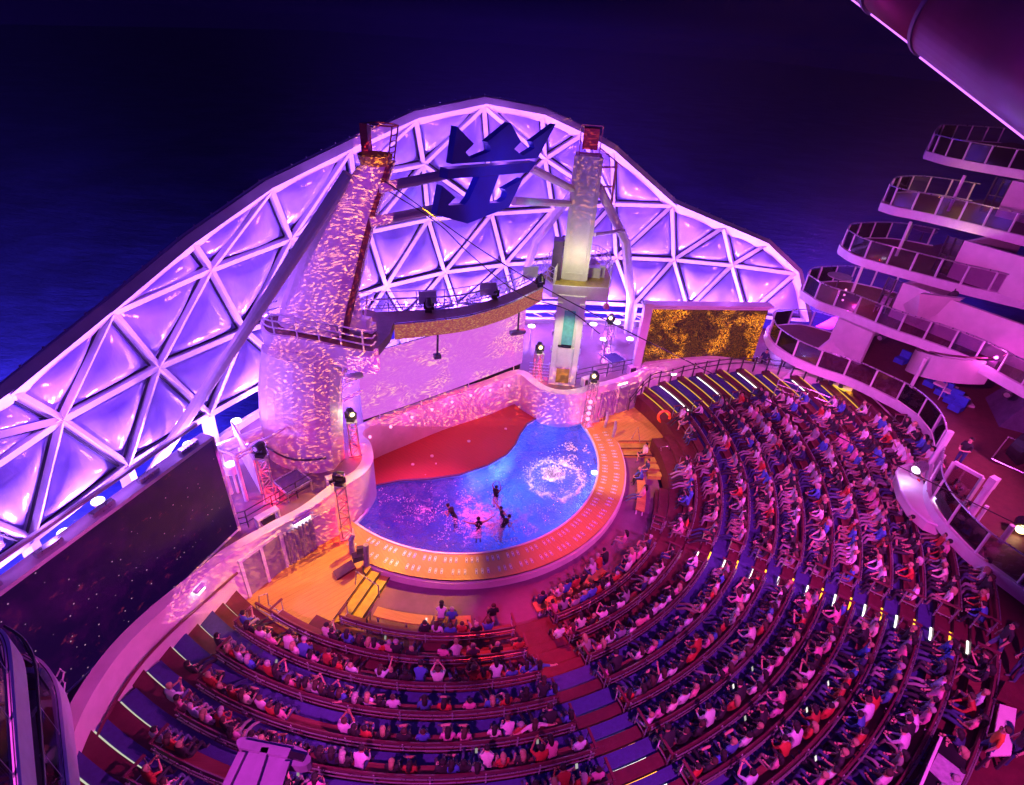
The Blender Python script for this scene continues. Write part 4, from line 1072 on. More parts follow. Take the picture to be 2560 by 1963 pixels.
for px, py, lab in ((1072, 782, 'black stage light on the middle of the curved catwalk'), (1236, 748, 'black stage light on the right half of the curved catwalk'), (1350, 718, 'black stage light at the right end of the catwalk')):
    moving_head(at(px, py, 8.4) + Vector((0, .1, .02)), lab, None, (.2, -.6, -.8), 'stage lights on the catwalk', .95)
for k, u in enumerate((.25, .68)):
    p = inn_s[int(u * (len(inn_s) - 1))] + Vector((0, -.1, -.95)); m = MB(); m.bar(p + Vector((0, 0, .2)), p + Vector((0, -.25, -.75)), .1); m.box(p + Vector((0, -.3, -.85)), ((.35, .9)[k], .3, .2), (1, .5, 0))
    solo('hanging_speaker', m, M_grey, ('slim grey speaker arm hung under the middle of the catwalk', 'wide grey speaker hung under the right part of the catwalk')[k], 'speaker', 'speakers hung under the catwalk')

# ------------------------------------------------------------------ big star screen on the left
LA, LB_ = Vector((-11.25, 16.5, 2.0)), Vector((-14.9, 4.8, 2.0)); ld_ = unit(LB_ - LA); ln_ = Vector((-ld_.y, ld_.x, 0))
if ln_.x < 0: ln_ = -ln_
t = thing('video_wall', 'huge dark video wall of stars and red clouds on the left deck', 'screen', LA)
m = MB(); m.bar(LA + Vector((0, 0, 2.55)), LB_ + Vector((0, 0, 2.55)), .08, 4.8, (0, 0, 1)); part('screen_surface', m, M_stars, t)
m = MB(); m.bar(LA - ln_ * .26 + Vector((0, 0, 2.5)), LB_ - ln_ * .26 + Vector((0, 0, 2.5)), .4, 4.9); part('cabinet', m, M_hull, t)
m = MB(); m.bar(LA + Vector((0, 0, 5.02)) - ln_ * .15, LB_ + Vector((0, 0, 5.02)) - ln_ * .15, .55, .14); m.tube([LA + Vector((0, 0, 5.45)) - ln_ * .55, LB_ + Vector((0, 0, 5.45)) - ln_ * .55], .09, 8); part('top_ledge', m, M_white, t)
m = MB(); m.bar(LA + Vector((0, 0, .12)) + ln_ * .07, LB_ + Vector((0, 0, .12)) + ln_ * .07, .06, .05); m.bar(LA + ln_ * .06 - ld_ * .03, LA + ln_ * .06 - ld_ * .03 + Vector((0, 0, 5.0)), .08); part('edge_trim', m, M_white, t)
m = MB()
for p in along([LA, LB_], 1.7, .9): m.box(p + Vector((0, 0, 5.18)) - ln_ * .12, (.75, .2, .16), ld_)
part('ledge_fixture', m, M_steel, t)
for p in along([LA, LB_], 2.4, .8): point('ledge_lamp', p + Vector((0, 0, 5.9)) - ln_ * .7, 22, VIO, .1)

# gold screen on the right deck
GA, GB = at(1604, 906, 2.75), at(1877, 906, 2.75); GA.z = GB.z = 2.75; gd = unit(GB - GA); gn = Vector((gd.y, -gd.x, 0))
t = thing('video_screen', 'upright video screen of swirling gold sparks in a white frame', 'screen', (GA + GB) / 2)
m = MB(); m.bar(GA + Vector((0, 0, 1.93)), GB + Vector((0, 0, 1.93)), .1, 3.86); part('screen_surface', m, M_led, t)
m = MB(); m.bar(GA - gn * .32 + Vector((0, 0, 1.9)), GB - gn * .32 + Vector((0, 0, 1.9)), .5, 3.9); m.bar(GA - gd * .35 + gn * .05 + Vector((0, 0, -.7)), GA - gd * .35 + gn * .05 + Vector((0, 0, 4.3)), .6, .5); m.bar(GA - gd * .7 + gn * .0 + Vector((0, 0, 4.15)), GB + gd * .15 + Vector((0, 0, 4.15)), .7, .12); m.bar(GA - gd * .1 + gn * .1 + Vector((0, 0, 3.92)), GB + gn * .1 + Vector((0, 0, 3.92)), .1, .1)
part('frame', m, M_white, t)
m = MB(); m.bar(GA - gn * .1 + Vector((0, 0, -.4)), GB - gn * .1 + Vector((0, 0, -.4)), .6, .75); part('plinth', m, M_hull, t)

# ------------------------------------------------------------------ truss towers and things on the decks


def truss(p, h, lab, m_, w=.42, ang=.4):
    t = thing('truss_tower', lab, 'truss', p, 'square lattice truss towers')
    X = Vector((math.cos(ang), math.sin(ang), 0)); Y = Vector((-X.y, X.x, 0))
    cs = [p + X * a * w / 2 + Y * b * w / 2 for a, b in ((-1, -1), (1, -1), (1, 1), (-1, 1))]
    for c in cs:
        m = MB(); m.tube([c, c + Vector((0, 0, h))], .032, 6); part('chord', m, m_, t)
    m = MB(); k = max(3, int(h / .42)); dz = h / k
    for i in range(k):
        for j in range(4):
            a, b = cs[j], cs[(j + 1) % 4]
            if i % 2: a, b = b, a
            m.tube([a + Vector((0, 0, dz * i)), b + Vector((0, 0, dz * (i + 1)))], .02, 5); m.tube([cs[j] + Vector((0, 0, dz * (i + 1))), cs[(j + 1) % 4] + Vector((0, 0, dz * (i + 1)))], .02, 5)
    part('lattice', m, m_, t)
    m = MB(); m.box(p + Vector((0, 0, h + .02)), (w + .1, w + .1, .04), X); m.box(p + Vector((0, 0, .02)), (w + .25, w + .25, .04), X); part('end_plate', m, m_, t)
    return p + Vector((0, 0, h + .04))


TR = [(868, 1338, 0.0, 3.2, 'red lit truss tower at the left end of the amber pool rim', None, (1, .25, -.2), RED, 'black stage light on the truss at the left end of the pool rim'),
      (678, 1248, 2.0, 2.5, 'truss tower on the left upper deck beside the dark table', None, (-.3, -1, .1), RED, 'black stage light on the left upper deck truss'),
      (888, 1132, 2.0, 2.0, 'red lit truss tower in the gap right of the leaning tower', True, (.8, -1, -.2), RED, 'glowing stage light on the truss beside the leaning tower'),
      (1342, 948, 2.0, 1.9, 'red lit truss tower left of the right tower foot', True, (.2, -1, -.2), RED, 'glowing stage light on the truss left of the right tower'),
      (1467, 1063, 0.0, 3.2, 'pink lit truss tower by the right bulge with four round lamps', True, (-.3, -1, -.1), (1, .04, .2), 'glowing stage light on the truss by the right bulge'),
      (1512, 888, 2.0, 2.4, 'pink lit truss tower on the right upper deck by the blue table', True, (-.3, -1, -.1), PINK, 'glowing stage light on the right upper deck truss')]
for px, py, z, h, lab, warm, look, col, lab2 in TR:
    b = at(px, py, z); tp = truss(b, h, lab, M_grey); moving_head(tp, lab2, warm, look)
    point('truss_lamp', b + Vector((0.05, -.05, .35)), 55, col, .05); point('truss_lamp', b + Vector((0.0, -.0, h * .65)), 30, col, .05)
    if px == 1467:
        for q, (x, y) in enumerate(((1472, 997), (1469, 1012), (1467, 1026), (1465, 1039))):
            c = b + Vector((-.05, -.30, 1.95 - .42 * q)); m = MB(); m.ball(c, .13, 10, 6)
            solo('round_lamp', m, G_pink, 'round pink lamp on the front truss, %s from the top' % ('first', 'second', 'third', 'lowest')[q], 'lamp', 'round lamps on the right truss')
red_foot = MB()


def table(c4, lab, mt):
    P = [at(x, y, 2.6) for x, y in c4]; c = sum(P, Vector()) / 4
    t = thing('platform_table', lab, 'table', Vector((c.x, c.y, 2.0)))
    m = MB(); m.slab([p + Vector((0, 0, .0)) for p in P], (0, 0, -.08)); part('top', m, mt, t)
    m = MB()
    for a, b in zip(P, P[1:] + P[:1]): m.bar(a + Vector((0, 0, -.03)), b + Vector((0, 0, -.03)), .06, .12)
    part('edge_frame', m, M_steel, t)
    for p in P: m = MB(); m.bar(p + (c - p) * .06 - Vector((0, 0, .08)), Vector((p.x, p.y, 2.0)) + Vector(((c - p).x, (c - p).y, 0)) * .06, .06); part('leg', m, M_steel, t)


table(((683, 1205), (742, 1172), (779, 1201), (717, 1235)), 'dark topped platform table on the left upper deck', M_hull)
table(((1503, 887), (1538, 882), (1565, 900), (1533, 911)), 'blue topped platform table on the right upper deck', M_blue)


def monitor(px, py, z, dirv, w, lab):
    p = at(px, py, z); d = unit(dirv); n_ = Vector((-d.y, d.x, 0))
    t = thing('monitor_box', lab, 'speaker', p, 'white boxes on the stage wall')
    m = MB(); m.box(p + Vector((0, 0, .52)), (w, .34, .08), d)
    for k in (-1, 1): m.box(p + d * (w / 2 - .04) * k + Vector((0, 0, .24)), (.07, .34, .48), d)
    part('cabinet', m, M_white, t)
    m = MB(); m.box(p + Vector((0, 0, .26)), (w * .55, .24, .34), d); part('grille', m, M_dark, t)


monitor(672, 1306, 2.0, (.62, .78, 0), 1.0, 'white box on the left upper deck edge above the curtain')
monitor(836, 1212, 2.0, (.8, .6, 0), .7, 'white box beside the red truss at the left bulge')
monitor(1584, 932, 2.1, (.85, .4, 0), .95, 'white box on the right wall below the gold screen')
monitor(1466, 962, 2.2, (.8, .5, 0), .7, 'white box behind the pink truss at the right bulge')


def deck_rail(pts, lab, h=.95, m_=None, z=None):
    P = [at(x, y, zz) for x, y, zz in pts]; P = [Vector((p.x, p.y, (z if z is not None else p.z))) for p in P]
    t = thing('deck_railing', lab, 'railing', P[0]); m = MB(); m.rail(P, along(P, 1.2), h, .025); part('rail', m, m_ or M_dark, t)


deck_rail([(622, 1318, 2.0), (700, 1272, 2.0), (785, 1222, 2.0)], 'dark railing across the left upper deck in front of the table')
deck_rail([(1438, 958, 2.0), (1495, 945, 2.0), (1600, 926, 2.0)], 'dark railing across the right upper deck')
deck_rail([(540, 1310, 2.0), (580, 1330, 2.0), (622, 1318, 2.0)], 'dark railing at the corner of the star screen')
# white portal frame with drum lamp on the left upper deck
a_, b_ = at(579, 1234, 2.0), at(617, 1252, 2.0)
t = thing('portal_frame', 'white pipe frame on the left upper deck near the star screen', 'frame', a_)
for p in (a_, b_): m = MB(); m.tube([p, p + Vector((0, 0, 2.6))], .09, 8); part('post', m, M_white, t)
m = MB(); m.tube([a_ + Vector((0, 0, 2.6)), b_ + Vector((0, 0, 2.6)), b_ + Vector((.8, 1.5, 2.5)), b_ + Vector((1.4, 2.6, 2.5))], .07, 8); m.tube([b_ + Vector((0, 0, 2.4)), b_ + Vector((.8, 1.5, 2.3))], .05, 8); part('top_pipe', m, M_white, t)
d_ = at(577, 1165, 3.6); t = thing('drum_lamp', 'white drum lamp with glowing top on the left upper deck', 'lamp', Vector((d_.x, d_.y, 3.3)))
m = MB(); m.cyl(d_ + Vector((0, 0, -.35)), d_ + Vector((0, 0, .1)), .28, 18); part('drum', m, M_white, t)
m = MB(); m.cyl(d_ + Vector((0, 0, .1)), d_ + Vector((0, 0, .14)), .2, 14); part('lens', m, G_lamp, t)
m = MB(); m.tube([d_ + Vector((0, 0, -.35)), (d_.x, d_.y, 2.0)], .06, 8); part('stand', m, M_white, t)
m = MB(); bm0 = at(545, 1125, 3.2); bm1 = at(668, 1075, 3.2); m.tube([bm0, bm1], .28, 12); solo('white_duct', m, M_white, 'fat white duct running from the star screen to the leaning tower', 'duct')
m = MB(); w0 = at(600, 1135, 2.0); w1 = at(655, 1235, 2.0); m.bar(w0 + Vector((0, 0, 1.0)), w1 + Vector((0, 0, 1.0)), .08, 2.0); solo('deck_partition', m, M_white2, 'purple lit flat partition on the left upper deck behind the truss', 'partition')

# fountain grilles in the wooden pool rim
g0 = None
for row, (r, c0, lab, grp) in enumerate(((8.18, -117, 'oval pale fountain grille in the inner row of the pool rim', 'fountain grilles, inner row'), (8.84, -121, 'oval pale fountain grille in the outer row of the pool rim', 'fountain grilles, outer row'))):
    k = 0; a = c0
    while a < 17:
        p = pol(r, a, 0.0, PCX)
        if g0 is None:
            g0 = thing('fountain_grille', lab, 'grille', (0, 0, 0)); m = MB()
            oval = [(.055 * math.cos(x_), (.10 if math.sin(x_) > 0 else -.10) + .055 * math.sin(x_)) for x_ in np.linspace(.01, 2 * PI, 17)[:-1]]
            m.prism(oval, .004, .02); part('plate', m, M_white, g0)
            m = MB()
            for y_ in (-.09, .09): m.cyl((0, y_, .02), (0, y_, .03), .028, 8)
            part('nozzle', m, M_dark, g0); o = g0
        else: o = copy_tree(g0)
        o['label'] = lab; o['group'] = grp; o.location = p + Vector((0, 0, .002)); o.rotation_euler = (0, 0, R_(a - 90))
        k += 1; a += 1.75 if k % 3 else 3.3

# hand rails at the left steps and small deck things
t = thing('handrail', 'pale bent steel handrail beside the left steps to the pit', 'handrail', at(930, 1470, -.3))
m = MB(); a_, b_, c_ = at(890, 1428, .95), at(945, 1464, .7), at(948, 1490, .2); m.tube([at(889, 1462, 0), a_, b_, at(949, 1494, -.4)], .03, 6); part('rail', m, M_steel, t)
t = thing('handrail', 'dark bent handrail at the end of the first bench by the left steps', 'handrail', at(925, 1560, 0))
m = MB(); m.tube([at(926, 1530, .9), at(925, 1580, 0)], .03, 6); m.tube([at(917, 1545, .9), at(918, 1582, 0)], .03, 6); m.tube([at(926, 1530, .9), at(917, 1545, .9)], .03, 6); part('rail', m, M_dark, t)
t = thing('barrier', 'curved dark rail with wooden top beside the left deck, before the second bench', 'railing', at(720, 1560, 0.3))
bp = smooth_path([at(650, 1545, .1), at(720, 1585, .1), at(800, 1630, .15)], 6); m = MB(); m.tube([p + Vector((0, 0, .95)) for p in bp], .06, 6); part('top_rail', m, M_benchback, t)
m = MB()
for p in along(bp, .9): m.bar(p, p + Vector((0, 0, .95)), .05)
m.tube([p + Vector((0, 0, .6)) for p in bp], .025, 6); part('post', m, M_steel, t)
t = thing('handrail', 'thin bent handrail at the upper corner of the left deck', 'handrail', at(650, 1500, 0)); m = MB(); m.tube([at(648, 1530, 0), at(648, 1490, 1.0), at(668, 1484, 1.0), at(672, 1512, .2), at(705, 1534, .1)], .025, 6); part('rail', m, M_steel, t)
m = MB(); a_, b_ = at(885, 1410, .25), at(838, 1440, .02); m.bar(a_, b_, .5, .12); solo('ramp_board', m, M_benchback, 'dark red board leaning on the left deck before the tall post', 'board')
t = thing('wrapped_post', 'short pale wrapped post standing on the left deck below the red truss', 'post', at(882, 1382, 0)); m = MB(); p = at(882, 1382, 0); m.tube([p, p + Vector((0, 0, .9)), p + Vector((.1, .1, 1.1))], [.14, .13, .1], 10); part('post', m, M_cloth, t)
t = thing('wrapped_post', 'pale wrapped post beside a camera rig at the amber end of the pool rim', 'post', at(917, 1415, 0)); p = at(917, 1412, 0); m = MB(); m.tube([p, p + Vector((.05, .05, 1.25))], [.13, .12], 10); part('post', m, M_cloth, t)
m = MB(); m.box(p + Vector((-.35, -.05, .55)), (.45, .35, .3), (1, .5, 0)); m.box(p + Vector((-.2, .1, .85)), (.4, .2, .35), (1, .3, 0)); part('rig_case', m, M_dark, t)
m = MB(); m.tube([p + Vector((-.1, -.2, .1)), p + Vector((0, -.5, .05)), p + Vector((.1, -.55, .02))], .04, 6); part('strap', m, M_dark, t)
for px, py, lab in ((1512, 1068, 'thin pale post with wrapped top on the right orange deck'), (1532, 1092, 'thin pale wrapped post at the end of the pool rim on the right')):
    p = at(px, py, 0); m = MB(); m.tube([p, p + Vector((.05, .05, .6)), p + Vector((.02, .1, 1.1))], [.09, .1, .07], 8); solo('wrapped_post', m, M_cloth, lab, 'post', 'wrapped posts on the right deck')
t = thing('handrail', 'thin bent handrail at the right steps to the pit', 'handrail', at(1655, 1125, 0)); m = MB(); m.tube([at(1654, 1140, 0), at(1652, 1118, .9), at(1672, 1115, .9), at(1674, 1135, 0)], .025, 6); part('rail', m, M_steel, t)
t = thing('a_frame', 'thin metal A shaped stand on the right deck', 'stand', at(1590, 1095, 0)); m = MB(); p = at(1588, 1100, 0); m.tube([p + Vector((-.25, 0, 0)), p + Vector((0, 0, 1.0)), p + Vector((.25, -.2, 0))], .025, 6); part('leg', m, M_steel, t)
m = MB(); p = at(1660, 1042, 1.0); m.tube([p + Vector((.36 * math.cos(x_), .1 * math.sin(x_) , .36 * math.sin(x_))) for x_ in np.linspace(0, 2 * PI, 17)[:-1]], .085, 8, closed=True); solo('lifebuoy', m, M_orange, 'round orange lifebuoy hung at the start of the right stair', 'lifebuoy')
for k, (px, py) in enumerate(((1632, 1150), (1635, 1168), (1638, 1186))):
    p = at(px, py, -.3); m = MB(); m.prism([(p.x + x, p.y + y) for x, y in ((-.45, -.22), (.3, -.22), (.42, 0), (.3, .22), (-.45, .22))], -.5, -.26); solo('pit_pad', m, M_yellow, 'yellow pad on the right pit floor, %s one from the steps' % ('first', 'second', 'third')[k], 'pad', 'yellow pads in the pit')

# ------------------------------------------------------------------ starboard balconies and deck house
UD = unit((.52, -.85, 0)); UN = Vector((.85, .52, 0))


def balcony(z, frontpx, farpx, lab, nposts=1.25, ext=5.0, interior=4.2, under=.45):
    F = [at(x, y, z) for x, y in frontpx]; d = unit(F[-1] - F[-2]); F.append(F[-1] + d * ext)
    B = [at(x, y, z + 1.05) for x, y in farpx]; B = [Vector((p.x, p.y, z)) for p in B]
    e = unit(B[-1] - B[-2]) if len(B) > 1 else UD
    tip = smooth_path([B[1], B[0], F[0], F[1]], 5)[5:11]
    path = [Vector((p.x, p.y, z)) for p in list(reversed(smooth_path(B, 4))) + tip[1:-1] + smooth_path(F, 4)]
    t = thing('balcony', lab, 'balcony', F[0], 'curved balconies of the deck house')
    poly = [(p.x, p.y) for p in path] + [(F[-1].x + UN.x * interior * 1.6, F[-1].y + UN.y * interior * 1.6), (B[-1].x + UN.x * 2, B[-1].y + UN.y * 2)]
    m = MB(); prism_tri(m, poly, z - under + .02, z); m.add([(x, y, z - under + .03) for x, y in poly], []); part('floor', m, M_brown, t)
    m = MB(); m.sweep(path, [(.05, -under), (.05, .04), (-.12, .04), (-.12, -under)], side=1 if True else -1); part('fascia', m, M_white, t)
    m = MB(); m.sweep([p for p in path], [(.07, -.06), (.07, -.02), (.03, -.02), (.03, -.06)]); part('edge_groove', m, M_dark, t)
    pts = along(path, nposts, .3)
    for p in pts:
        m = MB(); m.bar(p + Vector((0, 0, .02)), p + Vector((0, 0, 1.06)), .07, .09); part('post', m, M_white, t)
    for a, b in zip(pts[:-1], pts[1:]):
        dd = unit(b - a); m = MB(); m.bar(a + dd * .05 + Vector((0, 0, .55)), b - dd * .05 + Vector((0, 0, .55)), .015, .95); part('glass_panel', m, M_glass, t)
    m = MB(); m.tube([p + Vector((0, 0, 1.09)) for p in path], .035, 6); part('top_rail', m, M_steel, t)
    # soffit
    m = MB(); import mathutils.geometry as G_
    P_ = [Vector((x, y, 0)) for x, y in poly]; m.add([(p.x, p.y, z - under + .01) for p in P_], [tuple(reversed(f)) for f in G_.tessellate_polygon([P_])]); part('soffit', m, M_white2, t)
    return path


balcony(15.3, [(2320, 380), (2371, 394), (2436, 407), (2560, 428)], [(2355, 312), (2400, 314), (2460, 318), (2520, 322)], 'topmost curved balcony with glass rail, under the slide')
balcony(12.8, [(2208, 509), (2243, 520), (2286, 528), (2382, 549), (2560, 592)], [(2243, 443), (2290, 441), (2340, 445), (2390, 452), (2450, 462)], 'second balcony from the top, with warm lit glass at its back')
balcony(10.3, [(2106, 619), (2141, 640), (2221, 664), (2382, 707), (2560, 750)], [(2130, 560), (2176, 557), (2216, 557), (2262, 560), (2350, 575)], 'middle curved balcony with glass rail and a glass door')
balcony(7.8, [(2007, 728), (2050, 755), (2114, 777), (2221, 820), (2303, 848), (2422, 893), (2560, 967)], [(2035, 670), (2080, 667), (2130, 667), (2200, 680), (2260, 695)], 'second lowest balcony with pink lamps behind its glass')
L1F = [(1919, 830), (1932, 857), (1984, 893), (2056, 923), (2129, 947), (2201, 981), (2264, 1014), (2313, 1058), (2336, 1100), (2338, 1140), (2328, 1190), (2326, 1235), (2352, 1290), (2425, 1372), (2500, 1428), (2560, 1472)]
balcony(5.3, L1F, [(1945, 777), (1990, 775), (2030, 778), (2110, 800)], 'lowest balcony, wide red deck curving round the terrace with glass rail', 1.45, 4.0, 14.0)

t = thing('deck_house', 'white stepped ship deck house behind the curved balconies on the right', 'building', (26, 28, 2.8))
for z0, z1, sp_, ln in ((2.8, 4.87, (2150, 935, 4.6), 12), (5.3, 7.37, (2098, 793, 7.4), 2.2), (7.8, 9.87, (2262, 705, 9.9), 11), (10.3, 12.37, (2415, 600, 12.4), 11), (12.8, 14.87, (2535, 450, 14.9), 9)):
    p = at(*sp_); p.z = 0; m = MB(); q = p + UD * ln
    m.bar(p + Vector((0, 0, (z0 + z1) / 2)), q + Vector((0, 0, (z0 + z1) / 2)), .25, z1 - z0); r = p + UN * 7
    m.bar(p + UD * .12 + Vector((0, 0, (z0 + z1) / 2)), r + UD * .12 + Vector((0, 0, (z0 + z1) / 2)), .24, z1 - z0 - .01)
    part('wall', m, M_white2, t)
    if z0 > 7:
        d0 = p - UD * .9 ; m = MB(); m.bar(d0 + UN * .1 + Vector((0, 0, z0 + 1.02)), d0 + UD * .8 + UN * .1 + Vector((0, 0, z0 + 1.02)), .06, 2.0); gp = part('glass_door', m, M_glass, t)
        m = MB()
        for k in (0, .42, .84): m.bar(d0 + UD * k + Vector((0, 0, z0 + .03)), d0 + UD * k + Vector((0, 0, z1)), .07)
        m.bar(d0 + Vector((0, 0, z0 + 1.05)), d0 + UD * .84 + Vector((0, 0, z0 + 1.05)), .06); part('frame', m, M_dark, gp)
        point('cabin_lamp', d0 + UN * 1.2 + Vector((0, 0, z0 + 1.7)), 26, (1, .6, .25), .1)
for a_, za, b_, zb in (((2214, 1060), 2.8, None, 5.0), ((2268, 985), 5.3, None, 7.5), ((2090, 838), 5.3, None, 7.4), ((2130, 730), 7.8, None, 10), ((2240, 640), 10.3, None, 12.4), ((2370, 528), 12.8, None, 14.9)):
    p = at(a_[0], a_[1], za) if za != 5.3 else at(a_[0], a_[1], za); m = MB(); m.tube([p, Vector((p.x, p.y, zb))], .09, 10); part('column', m, M_white, t)
# sloping white wing plates between the lower balconies
t2 = thing('sloping_wing', 'white sloping wing plate under the lowest balcony', 'wing plate', (20, 28, 3))
m = MB(); m.slab([at(2140, 800, 7.3), at(2200, 822, 7.3), at(2010, 958, 3.4), at(1958, 945, 3.4)], (0, .25, -.1)); part('plate', m, M_white2, t2)
t2 = thing('sloping_wing', 'big pink lit sloping wall plate behind the second lowest balcony', 'wing plate', (24, 26, 8))
m = MB(); m.slab([at(2408, 748, 10.0), at(2300, 735, 10.0), at(2235, 775, 8.0), at(2290, 815, 8.0)], (.3, .25, 0)); part('plate', m, M_white2, t2)
# lamps under the balconies
for px, py, z, lab in ((2210, 835, 7.3, 'cylinder lamp under the edge of the second lowest balcony'), (2382, 735, 9.8, 'cylinder lamp under the edge of the middle balcony'), (2528, 975, 7.3, 'cylinder lamp at the right end under the second lowest balcony')):
    p = at(px, py, z); t = thing('projector_lamp', lab, 'lamp', p, 'cylinder lamps under the balconies'); m = MB(); m.tube([p + Vector((.25, .15, 0)), p + Vector((-.3, -.25, -.15))], .19, 14); part('body', m, M_dark, t)
    m = MB(); m.tube([p + Vector((-.3, -.25, -.15)), p + Vector((-.33, -.27, -.16))], .13, 12); part('lens', m, M_steel, t); m = MB(); m.bar(p, p + Vector((.2, .2, .35)), .06); part('bracket', m, M_dark, t)
for k, (px, py) in enumerate(((2060, 935), (2085, 945), (2110, 952), (2150, 962))):
    p = at(px, py, 4.75); m = MB(); m.box(p + Vector((0, 0, -.1)), (.35, .3, .25), (1, -.6, 0)); m.bar(p, p + Vector((.1, .1, .2)), .05); m.tube([p + Vector((-.1, -.1, -.12)), p + Vector((-.25, -.3, -.25))], [.1, .13], 10)
    solo('small_spotlight', m, M_dark, 'dark spotlight under the lowest balcony, %s from the left' % ('first', 'second', 'third', 'fourth')[k], 'spotlight', 'spotlights under the lowest balcony')
for px, py, z, w in ((2330, 500, 14.2, -30), (2420, 520, 14.0, -22), (2280, 470, 13.9, -14)):
    p = at(px, py, z); point('balcony_lamp', p + Vector((.6, 1.0, 0)), -w, (.45, .1, 1.0), .08)
for px, py, z, w in ((2400, 470, 14.3, 20), (2470, 470, 14.3, 25)):
    p = at(px, py, z); point('balcony_lamp', p + Vector((.6, 2.2, 0)), w, (1, .55, .1), .08)
for px, py, z, w in ((2135, 762, 7.95, 18), (2130, 745, 8.4, 14), (2470, 905, 8.3, 45), (2440, 880, 8.7, 20)):
    p = at(px, py, z); point('balcony_lamp', p + Vector((.3, .4, 0)), w, (1, .08, .75), .08)
for k in range(3):
    p = at(2112 - 4 * k, 732 + 13 * k, 8.75 - .28 * k) + Vector((.3, .5, 0)); m = MB(); m.ball(p, .06, 8, 5); solo('pink_bulb', m, G_pink, 'tiny pink bulb behind the second lowest balcony glass, %s one' % ('top', 'middle', 'bottom')[k], 'bulb', 'pink bulbs behind the glass')
for k, (px, py) in enumerate(((2183, 782), (2240, 797), (2295, 812), (2367, 835))):
    p = at(px, py, 7.9) + UN * .6; p.z = 7.8; t = thing('lounge_chair', 'small metal chair behind the balcony glass, %s from the left' % ('first', 'second', 'third', 'fourth')[k], 'chair', p, 'chairs on the second lowest balcony')
    m = MB(); m.box(p + Vector((0, 0, .42)), (.5, .5, .07), UD); part('seat', m, M_cloth, t); m = MB(); m.bar(p + UN * .25 + Vector((0, 0, .42)), p + UN * .35 + Vector((0, 0, .95)), .5, .05, UN); part('backrest', m, M_cloth, t)
    for x_, y_ in ((-.2, -.2), (.2, -.2), (.2, .2), (-.2, .2)): m = MB(); m.bar(p + UD * x_ + UN * y_, p + UD * x_ + UN * y_ + Vector((0, 0, .4)), .04); part('leg', m, M_steel, t)
for px, py, z, lab in ((2090, 718, 7.8, 'round white table on the second lowest balcony'), (2300, 602, 10.3, 'round dark table on the middle balcony')):
    p = at(px, py, z); t = thing('round_table', lab, 'table', p); m = MB(); m.cyl(p + Vector((0, 0, .72)), p + Vector((0, 0, .76)), .75, 24); part('top', m, M_grey, t); m = MB(); m.tube([p, p + Vector((0, 0, .72))], .05, 8); part('leg', m, M_dark, t)

# promenade deck under the lowest balcony
pr = MB(); pr_poly = [(15.9, 33.3), (17.9, 38.4), (21, 37.8), (30, 46), (42, 34), (44, -6), (27, -6)] + [(p.x, p.y) for p in arc(CX, 23.05, -38, 7, 0, 3)] + [(19.2, 29.4), (17.2, 31.6)]
prism_tri(pr, pr_poly, 2.0, 3.1); struct('promenade_deck', pr, M_redfloor)
deck_rail([(1880, 925, 2.8), (1905, 938, 2.8), (1950, 955, 2.8)], 'white railing at the end of the gold screen', 1.0, M_steel)
deck_rail([(1935, 985, 3.6), (2010, 1010, 3.2), (2110, 1050, 3.0), (2200, 1090, 3.0), (2240, 1085, 3.0)], 'long steel railing between the promenade and the top of the terrace', 1.0, M_steel)
ct = at(2120, 965, 2.8); m = None; t = thing('bar_counter', 'long counter with yellow lit top under the lowest balcony', 'counter', ct)
c0, c1 = at(2068, 950, 4.0), at(2165, 1000, 4.0); m = MB(); m.bar(c0, c1, .5, .06); part('lit_top', m, glow('counter_light', (1.0, .72, .08), .9), t)
m = MB(); m.bar(c0 + Vector((0, 0, -.48)), c1 + Vector((0, 0, -.48)), .45, .85); part('body', m, M_bench, t)
point('counter_lamp', (c0 + c1) / 2 + Vector((0, -.4, .6)), 30, AMB, .1)

# things on the wide lowest balcony deck
for k, (px, py) in enumerate(((2322, 968), (2350, 990), (2373, 1010), (2385, 1028), (2248, 910))):
    p = at(px, py, 5.3); t = thing('blue_armchair', 'low blue armchair on the red deck, %s' % ('first of the row by the staircase', 'second of the row by the staircase', 'third of the row by the staircase', 'nearest of the row by the staircase', 'alone behind the lit glass')[k], 'armchair', p, 'blue armchairs on the red deck')
    m = MB(); m.box(p + Vector((0, 0, .25)), (.55, .55, .3), UD); part('seat', m, M_seatblue, t); m = MB(); m.box(p + UN * .27 + Vector((0, 0, .5)), (.55, .12, .6), UD); part('backrest', m, M_seatblue, t)
sc_ = at(2435, 985, 5.3); t = thing('curved_staircase', 'white curved staircase with solid parapet and slim rail on the red deck', 'staircase', sc_)
sp_ = [sc_ + Vector((2.4 * math.cos(a_) - .5, 2.4 * math.sin(a_) + .8, 1.9 * (k / 10))) for k, a_ in enumerate(np.linspace(2.0, 4.4, 11))][::-1]
m = MB(); m.sweep(smooth_path(sp_, 2), [(0, -.4), (0, .95), (.12, .95), (.12, -.4)]); part('parapet', m, M_white2, t)
m = MB(); m.tube([p + Vector((-.1, 0, 1.1)) for p in sp_], .05, 6); part('handrail', m, M_benchback, t)
m = MB()
for k, p in enumerate(sp_[:-1]):
    c = sc_ + Vector((-.5, .8, 0)); o = unit(Vector((p.x - c.x, p.y - c.y, 0))); m.box(Vector((p.x, p.y, 5.3 + 1.9 * k / 10)) - o * .6 + Vector((0, 0, .05)), (1.1, .5, .1), o)
part('step', m, M_white2, t)
